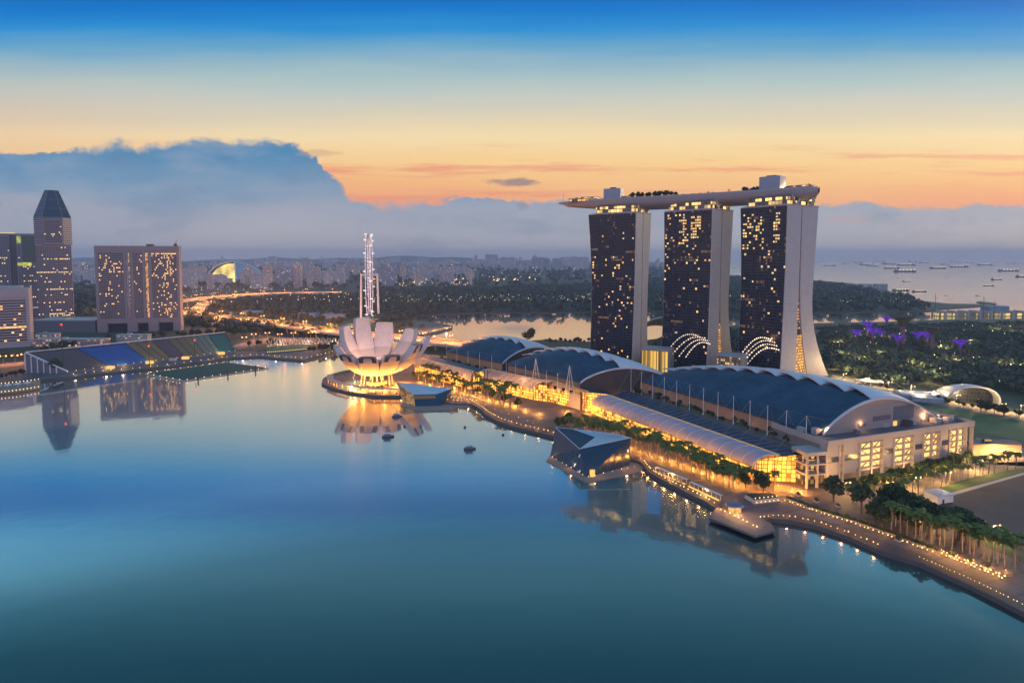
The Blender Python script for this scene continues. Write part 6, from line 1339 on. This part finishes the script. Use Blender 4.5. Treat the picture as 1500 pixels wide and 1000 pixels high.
# ------------------------------------------------------------------ lamps
_bl = {}
def edge_lamp(x, y, z, label, group, s=1.0, m=None):
    if 'a' not in _bl:
        t = thing('bollard_lamp', label, 'lamp', (x, y, z), 0, group); _bl['a'] = t
        b = MB(); b.tube((0, 0, 0), (0, 0, 1.0), .14, .12, 5); b.build('post', DARK, t); b = MB(); b.ball((0, 0, 1.2), .36); b.build('globe', WARM, t)
    else: dup(_bl['a'], (x, y, z), 0, s, label, group)
def along(px, n, z, label, group, inset=(0, 0), s=1.0, light=0, every=4, col=(1, .42, .10)):
    pts = [Vector((*G(a + inset[0], c + inset[1], z), z)) for a, c in px]; seg = [(pts[i + 1] - pts[i]).length for i in range(len(pts) - 1)]; T = sum(seg)
    for i in range(n):
        d = T * (i + .5 + random.uniform(-.22, .22)) / n; k = 0
        while k < len(seg) - 1 and d > seg[k]: d -= seg[k]; k += 1
        p = pts[k].lerp(pts[k + 1], d / seg[k]); edge_lamp(p.x, p.y, z, label, group, s * random.uniform(.75, 1.15))
        if light and i % every == 0: lamp((p.x, p.y + 3, z + 3.0), light * .8, col, .3)
z = 2.28
along([(1110, 762), (1135, 757.5), (1160, 760), (1195, 767), (1245, 784), (1290, 803)], 22, z, 'small globe lamp along the curved near water edge', 'globe lamps on the near water edge', (1, -2), .8, 260, 3)
along([(1345, 819), (1420, 851), (1500, 890)], 26, z, 'small dim globe lamp on the sloping edge at the lower right', 'globe lamps at the lower right edge', (0, -3), .5)
along([(1148, 734), (1200, 752), (1250, 768), (1300, 786), (1370, 812)], 34, z, 'amber lamp in the long chain beside the plaza planter wall', 'amber chain beside the plaza', (0, 0), .9, 380, 3, (1, .45, .1))
along([(1376, 812), (1472, 851)], 15, z, 'bright amber lamp in the closely spaced double line at lower right', 'bright double line of lamps', (0, 0), 1.0, 800, 2, (1, .45, .08))
along([(1379, 809), (1475, 848)], 15, z, 'bright amber lamp in the closely spaced double line at lower right', 'bright double line of lamps', (0, 0), 1.0)
along([(1045, 741), (1035, 735), (1000, 718), (970, 703), (950, 690), (940, 678)], 22, z, 'globe lamp on the curved edge between pier and glass pavilion', 'globe lamps between pier and pavilion', (3, -2), 1.0, 420, 3)
along([(812, 637), (780, 629), (755, 623), (730, 615), (712, 605), (703, 597), (690, 590), (660, 589), (640, 586)], 34, z, 'globe lamp on the curved edge between the two glass pavilions', 'globe lamps between the two pavilions', (2, -1.5), 1.0, 520, 3)
along([(700, 588), (680, 585), (650, 582), (690, 580), (720, 592)], 30, z, 'amber lamp at the crowded waterside restaurants', 'restaurant lamps', (0, 0), .9, 700, 3)
along([(610, 581), (585, 576.5), (560, 572.5), (530, 564.5), (517, 556), (521, 546)], 26, z, 'globe lamp along the rim of the museum island', 'globe lamps round the museum island', (0, -.5), 1.0, 450, 3)
along([(520, 547), (545, 541), (566, 551)], 8, z, 'globe lamp behind the museum', 'globe lamps behind the museum', (0, 0), 1)
along([(805, 670), (860, 702), (936, 685)], 14, 1.4, 'globe lamp on the deck of the near glass pavilion', 'globe lamps on the pavilion deck', (0, -2), .8, 350, 4)
along([(1045, 752), (1075, 766), (1104, 781)], 9, z, 'amber lamp on the angular pier', 'amber lamps on the pier', (8, -5), 1.1, 700, 2)
along([(700, 555), (690, 577), (770, 605)], 12, z, 'small lamp on the terrace steps before the gable', 'terrace step lamps', (20, 18), .7)
along([(100, 551), (150, 545.5), (210, 540), (300, 529), (340, 523), (380, 521), (445, 526.5), (475, 520), (500, 512.5)], 40, z, 'white lamp along the left bank before grandstand and park', 'white lamps along the left bank', (0, -.7), 1.3, 500, 5, (1, .8, .55))
# angular pier at the near shore
o = G(1075, 765, 1.8); pr = thing('pier', 'dark angular timber pier with amber lamps at the near shore', 'pier', (*o, 0))
b = MB(); b.prism([(G(a, c, 2.6)[0] - o[0], G(a, c, 2.6)[1] - o[1]) for a, c in ((1038, 757), (1106, 784), (1136, 776), (1130, 766), (1118, 760), (1106, 752), (1050, 742))], 1.3, 2.45); b.build('deck', mat('pier_deck', (.15, .13, .135), .75, scale=.6), pr)
for a, c in ((1045, 759), (1068, 769), (1092, 779), (1120, 779)): x, y = G(a, c, 0); b = MB(); b.tube((x - o[0], y - o[1] + .8, -1), (x - o[0], y - o[1] + .8, 2.6), .5, .5, 6); b.build('pile', DARK, pr)
x, y = G(1076, 748, 2.45); cf = thing('cafe_kiosk', 'small lit round-roofed cafe on the angular pier', 'kiosk', (x, y, 2.46))
b = MB(); b.lathe([(0, .02), (3.4, .02), (3.4, 3.2), (0, 3.3)], 0, 0, 12); b.build('wall', emat('cafe_glow', (1, .5, .14), 1.3, .7, .6), cf); b = MB(); b.lathe([(5, 3.3), (4.6, 3.9), (0, 4.4)], 0, 0, 16); b.build('roof', mat('cafe_roof', (.16, .17, .24), .5), cf); lamp((x, y - 5, 5.5), 1500, (1, .5, .15), .4)
# small boats moored on the bay
hb = None
for px, py, lb in ((568, 640, 'small covered boat moored on the open bay, left one'), (688, 658, 'small covered boat moored on the open bay, right one'), (581, 610, 'small pale boat by the orange-lit pavilion')):
    x, y = G(px, py, 0)
    if hb is None:
        t = thing('boat', lb, 'boat', (x, y, 0), .2, 'small boats on the bay'); hb = t
        b = MB(); b.prism([(-4.5, -1.5), (3, -1.6), (5, 0), (3, 1.6), (-4.5, 1.5)], -.3, 1.2); b.build('hull', mat('boat_hull', (.07, .08, .1), .5), t)
        b = MB(); b.box(-3, 2, -1.3, 1.3, 1.21, 2.9); b.build('cabin', mat('boat_cabin', (.2, .24, .28), .4), t); b = MB(); b.box(-3.6, 2.7, -1.6, 1.6, 2.91, 3.2); b.build('roof', WHR, t)
    else: dup(hb, (x, y, 0), rt.uniform(-.3, .4), .95, lb, 'small boats on the bay')
for px, py, lb in ((592.5, 625, 'little dark buoy left of the boats'), (681, 626, 'dark float standing in for a mast reflection near the promenade bend'), (737, 637, 'dark float standing in for a mast reflection near the curved promenade edge')):
    x, y = G(px, py, 0); t = thing('buoy', lb, 'buoy', (x, y, 0)); b = MB(); b.lathe([(0, -.2), (1.1, -.2), (1.2, .5), (.5, 1.2), (0, 1.3)], 0, 0, 10); b.build('float', DARK, t); b = MB(); b.tube((0, 0, 1.25), (0, 0, 2.6), .12, .08, 4); b.build('staff', DARK, t)  # the second and third are solid stand-ins for mast reflections on the water
# benches/planters and curved lamp arch of the plaza
PLW = mat('planter_stone', (.48, .42, .38), .7)
o = G(1105, 738, 2.28); pt2 = thing('planter', 'large stepped planter with rows of lamps before the near end of the arcade', 'planter', (*o, 2.28), .25)
b = MB(); b.box(0, 17, 0, 9, 0, 2.2); b.build('wall', PLW, pt2); b = MB(); b.box(.6, 16.4, .6, 8.4, 2.21, 2.5); b.build('soil', mat('soil', (.05, .05, .03), .9), pt2)
for i in range(6): oo = bpy.data.objects.new('lamp', LAMPM); COL.objects.link(oo); oo.parent = pt2; oo.location = (1.5 + i * 2.8, -.25, .9); oo.scale = (.5,) * 3; oo = bpy.data.objects.new('lamp', LAMPM); COL.objects.link(oo); oo.parent = pt2; oo.location = (1.5 + i * 2.8, 1.2, 2.8); oo.scale = (.5,) * 3
for (a, c, a2, c2, k, lb) in ((960, 690, 1005, 709, 0, 'long glass balustrade shelter along the promenade, upper piece'), (1010, 712, 1055, 733, 1, 'long bench with glowing edge along the promenade, lower piece')):
    A, B = G(a, c, 2.3), G(a2, c2, 2.3); L = math.dist(A, B); t = thing('promenade_shelter', lb, 'shelter', (*A, 2.28), math.atan2(B[1] - A[1], B[0] - A[0]))
    b = MB(); b.box(0, L, 0, 2.2, 2.8, 3.05); b.build('roof', WHR, t)
    for i in range(8): b = MB(); b.tube((L * i / 7, .3, 0), (L * i / 7, .3, 2.8), .12, .12, 4); b.build('post', WHITE, t)
    b = MB(); b.box(.2, L - .2, -1.2, -.4, .05, .5); b.build('glowing_bench', emat('bench_glow', (1, .62, .12), 1.3), t)
    lamp(((A[0] + B[0]) / 2, (A[1] + B[1]) / 2 - 2, 5), 1600, (1, .55, .12), .4)
A = G(1270, 745, 2.28); t = thing('lamp_arch', 'thin white curved light arch over the plaza trees', 'lamp arch', (*A, 2.28), 0)
b = MB(); B1, B2 = G(1312, 770, 2.28), G(1340, 786, 2.28)
pts = [Vector((0, 0, 8)).lerp(Vector((B1[0] - A[0], B1[1] - A[1], 5)), i / 10) + Vector((0, 0, 2.0 * math.sin(math.pi * i / 10))) for i in range(11)]; b.path(pts, .2, 5); b.build('arch_tube', WHITE, t)
for a_, h_ in (((0, 0), 8), ((B1[0] - A[0], B1[1] - A[1]), 5)): b = MB(); b.tube((a_[0], a_[1], 0), (a_[0], a_[1], h_), .2, .2, 5); b.build('post', WHITE, t)
# low clipped hedge beside the amber chain of lamps, and planters on the plaza
HEDGEL = leaf_mat('hedge_leaf', (.025, .04, .018), (.06, .075, .03))
hp_ = [G(a, c, 2.28) for a, c in ((1152, 731), (1205, 750), (1255, 765.5), (1305, 783), (1372, 808))]
hg = thing('hedge', 'low dark clipped hedge in a stone kerb along the amber chain of lamps', 'hedge', (*hp_[0], 2.28)); o = hp_[0]
for (a, c) in zip(hp_, hp_[1:]):
    L = math.dist(a, c); ux, uy = (c[0] - a[0]) / L, (c[1] - a[1]) / L; b = MB()
    q = [(a[0] - o[0], a[1] - o[1]), (c[0] - ux * .4 - o[0], c[1] - uy * .4 - o[1])]; w_ = 2.2
    b.prism([(q[0][0], q[0][1]), (q[1][0], q[1][1]), (q[1][0] - uy * w_, q[1][1] + ux * w_), (q[0][0] - uy * w_, q[0][1] + ux * w_)], 0, .55); b.build('kerb', PLW, hg)
    n = int(L * 26); g_ = np.random.default_rng(int(L)); t_ = g_.uniform(0, L, n); s_ = g_.uniform(.2, w_ - .2, n); z_ = g_.uniform(.5, 1.25, n)
    cen = np.stack([q[0][0] + ux * t_ - uy * s_, q[0][1] + uy * t_ + ux * s_, z_], 1); u = g_.normal(size=(n, 3)) * .3; w = g_.normal(size=(n, 3)) * .3
    oo = bpy.data.objects.new('foliage', quads_mesh('foliage', np.stack([cen - u - w, cen + u - w, cen + u + w, cen - u + w], 1), HEDGEL)); COL.objects.link(oo); oo.parent = hg
pl0 = None
for i, (px, py) in enumerate([(1170, 726), (1196, 735), (1228, 742), (1240, 758), (1316, 792), (1350, 800), (1395, 816), (1420, 824), (1445, 832), (1250, 735), (1185, 745)]):
    x, y = G(px, py, 2.28)
    if pl0 is None:
        pl0 = thing('plaza_planter', 'small square stone planter with a shrub on the waterfront plaza', 'planter', (x, y, 2.28), .3, 'square planters on the plaza')
        b = MB(); b.box(-1.2, 1.2, -1.2, 1.2, 0, .8); b.build('box', PLW, pl0); oo = bpy.data.objects.new('shrub', leaf_mesh('shrub', 120, .4, 1.3, 1.0, 1.5, 3, LEAF)); COL.objects.link(oo); oo.parent = pl0
    else: dup(pl0, (x, y, 2.28), rt.uniform(0, 1.5), rt.uniform(.8, 1.2), 'small square stone planter with a shrub on the waterfront plaza', 'square planters on the plaza')
for i in range(16):
    f = (i + .5) / 16; px, py = (960 + 110 * f, 692 + 46 * f) if i < 6 else (1300 + 190 * (f - .37) / .63, 783 + 66 * (f - .37) / .63); x, y = G(px, py, 2.28)
    if i == 0:
        bn0 = thing('bench', 'slatted timber bench on the waterfront walk', 'bench', (x, y, 2.28), .4, 'benches on the waterfront walk')
        b = MB(); b.box(-1.2, 1.2, -.3, .3, .42, .5); b.build('seat', MT['deck_timber'], bn0); b = MB(); b.box(-1.2, 1.2, .3, .38, .52, 1.0); b.build('backrest', MT['deck_timber'], bn0)
        for x_ in (-1, 1): b = MB(); b.box(x_ - .06, x_ + .06, -.25, .3, 0, .415); b.build('leg', DARK, bn0)
    else: dup(bn0, (x, y, 2.28), -.4, 1, 'slatted timber bench on the waterfront walk', 'benches on the waterfront walk')
# post lamps of plaza and car park
for px, py, pw, lb in ((1293, 742, 5500, 'glowing post lamp above the plaza trees'), (1368, 765, 6500, 'bright orange post lamp beside the car park trees'), (1455, 790, 6500, 'bright orange post lamp at the car park edge near the right border'), (1237, 724, 6500, 'post lamp in front of the entrance frame'), (1347, 785, 1800, 'low post lamp near the palms'), (1385, 708, 8000, 'post lamp in the forecourt planting'), (1340, 716, 7000, 'post lamp at the foot of the lit block'), (1432, 690, 11000, 'post lamp at the right corner of the lit block'), (1470, 672, 12000, 'post lamp on the forecourt road near the pavilion'), (1300, 724, 3500, 'post lamp left in the planting below the lit block'), (1495, 605, 4000, 'tall white post lamp on the lit road at right')):
    x, y = G(px, py, 2.3); street_lamp((x, y, 2.3), 0, 7, pw, lb, 'post lamps of plaza and forecourt', (1, .55, .16), False)
for i in range(9): f = i / 8; x, y = G(1235 + 265 * f, 556 + 53 * f, 2.3); street_lamp((x, y, 2.3), -.3, 7, 9000, 'lamp post on the pale lit road beyond the field', 'lamp posts on the lit road', (1, .66, .30), False)
# uplights under the palm rows and along the arcades (each a small spike light with its own lamp, raised to the eave at the long arcade)
_up = {}
def uplight(px, py, pw, group, label, col=(1, .40, .05), h=1.2):
    x, y = G(px, py, 2.28)
    if 'a' not in _up:
        t = thing('spike_light', label, 'garden light', (x, y, 2.28), 0, group); _up['a'] = t
        b = MB(); b.tube((0, 0, 0), (0, 0, .5), .1, .1, 5); b.build('spike', DARK, t); b = MB(); b.ball((0, 0, .62), .22); b.build('lens', WARM, t)
    else: dup(_up['a'], (x, y, 2.28), 0, 1, label, group)
    lamp((x, y, 2.28 + h), pw, col, .25)
for i in range(17): f = (i + .5) / 17; uplight(838 + 262 * f, 634 + 82 * f ** 1.15, 3200, 'spike lights under the arcade palms', 'spike light under the palm rows of the long arcade', h=2.2)
for i in range(15): f = (i + .5) / 15; uplight(880 + 235 * f, 610 + 92 * f, 3600, 'floor lights along the arcade glass', 'floor light along the glass of the long arcade, its added lamp up at the eave', h=9.5)  # lamps added at eave height to light the palm crowns from above
for i in range(12): f = (i + .5) / 12; uplight(610 + 150 * f, 558 + 38 * f, 5000, 'spike lights between museum and gable', 'spike light under the palms between museum and gable', h=2.5)
for i in range(7): f = (i + .5) / 7; uplight(1320 + 165 * f, 788 + 52 * f, 300, 'spike lights at the waterfront palms', 'spike light at the foot of a waterfront palm', h=1)
for px, py in ((1140, 712), (1160, 716), (1120, 722), (1175, 720)): uplight(px, py, 4000, 'floor lights before the near gable', 'floor light before the near end gable', h=3)
for px, py in ((790, 606), (830, 602), (860, 606), (770, 600)): uplight(px, py, 5500, 'floor lights before the wide gable', 'floor light before the wide glowing gable', h=3)
# ------------------------------------------------------------------ town and garden lights one cannot count
def speck(name, pts, m, n=5):
    b = MB()
    for (x, y, zz, s) in pts: b.ball((x, y, zz), s, 0, n)
    tag(b.build(name, m), kind='stuff')
g = random.Random(9)
def sp(n, xa, xb, ya, yb, zlo, zhi, smin, smax):
    out = []
    for _ in range(n):
        px, py = g.uniform(xa, xb), ya + (yb - ya) * g.random(); x, y = G(px, py, 2); s = g.uniform(smin, smax) * y / 900 * .55; out.append((x, y, 2 + g.uniform(zlo, zhi), s))
    return out
speck('garden_lights', [(float(GP[i][0]), float(GP[i][1]), g.uniform(6, 15), g.uniform(.35, .95)) for i in g.sample(range(len(GP)), 190)], emat('garden_light', (1, .82, .36), 2.2))
speck('garden_lights', [(float(GP[i][0]), float(GP[i][1]), g.uniform(6, 14), g.uniform(.5, 1.1)) for i in g.sample(range(len(GP)), 60)], emat('garden_light_green', (.75, .9, .2), 1.5))
speck('town_lights', sp(150, 265, 860, 378, 400, 20, 45, .5, 1.1) + sp(80, 108, 142, 378, 400, 10, 30, .5, 1.0) + sp(60, 540, 700, 412, 425, 14, 22, .6, 1.3) + sp(26, 650, 790, 410, 416, 14, 22, .9, 1.8) + sp(60, 270, 520, 436, 452, 14, 22, .5, 1.2), emat('town_amber', (1, .58, .24), 3.0))
speck('town_lights', sp(200, 265, 860, 378, 420, 24, 45, .4, .9) + sp(120, 520, 1180, 440, 453, 16, 26, .4, 1.0) + sp(60, 268, 470, 420, 448, 14, 30, .5, .9), emat('town_pale', (1, .86, .6), 2.4))
speck('town_lights', sp(110, 540, 900, 443, 453, 18, 26, .4, .9) + sp(25, 1195, 1380, 445, 455, 18, 24, .4, .8), emat('town_green', (.9, 1.0, .35), 1.6))
speck('town_lights', sp(110, 1188, 1500, 380, 388, 6, 26, .4, .9), emat('ship_amber', (1, .68, .36), 2.6))
for px, py in ((1460, 492), (1490, 496), (1478, 488), (1235, 530), (1340, 545), (1225, 512), (1300, 505), (1262, 538), (1290, 528), (1380, 520), (1420, 512), (1365, 560), (1320, 568), (1240, 552), (1255, 500), (1400, 540), (1480, 545)): x, y = G(px, py, 2); lamp((x, y, 17), 15000, (1, .66, .25), 1.0)
# ------------------------------------------------------------------ morning haze
def haze_box():
    m = bpy.data.materials.new('haze'); m.use_nodes = True; t = NT(m.node_tree)
    v = t.add('ShaderNodeVolumePrincipled'); v.inputs['Color'].default_value = (.62, .74, .95, 1); v.inputs['Density'].default_value = 7.5e-5; v.inputs['Anisotropy'].default_value = 0.0
    o = t.add('ShaderNodeOutputMaterial'); t.l.new(v.outputs[0], o.inputs['Volume']); m.cycles.homogeneous_volume = True if hasattr(m.cycles, 'homogeneous_volume') else None
    b = MB(); b.box(-24500, 24500, -22500, 22800, -3, 330); return tag(b.build('haze', m), kind='stuff')
haze_box()
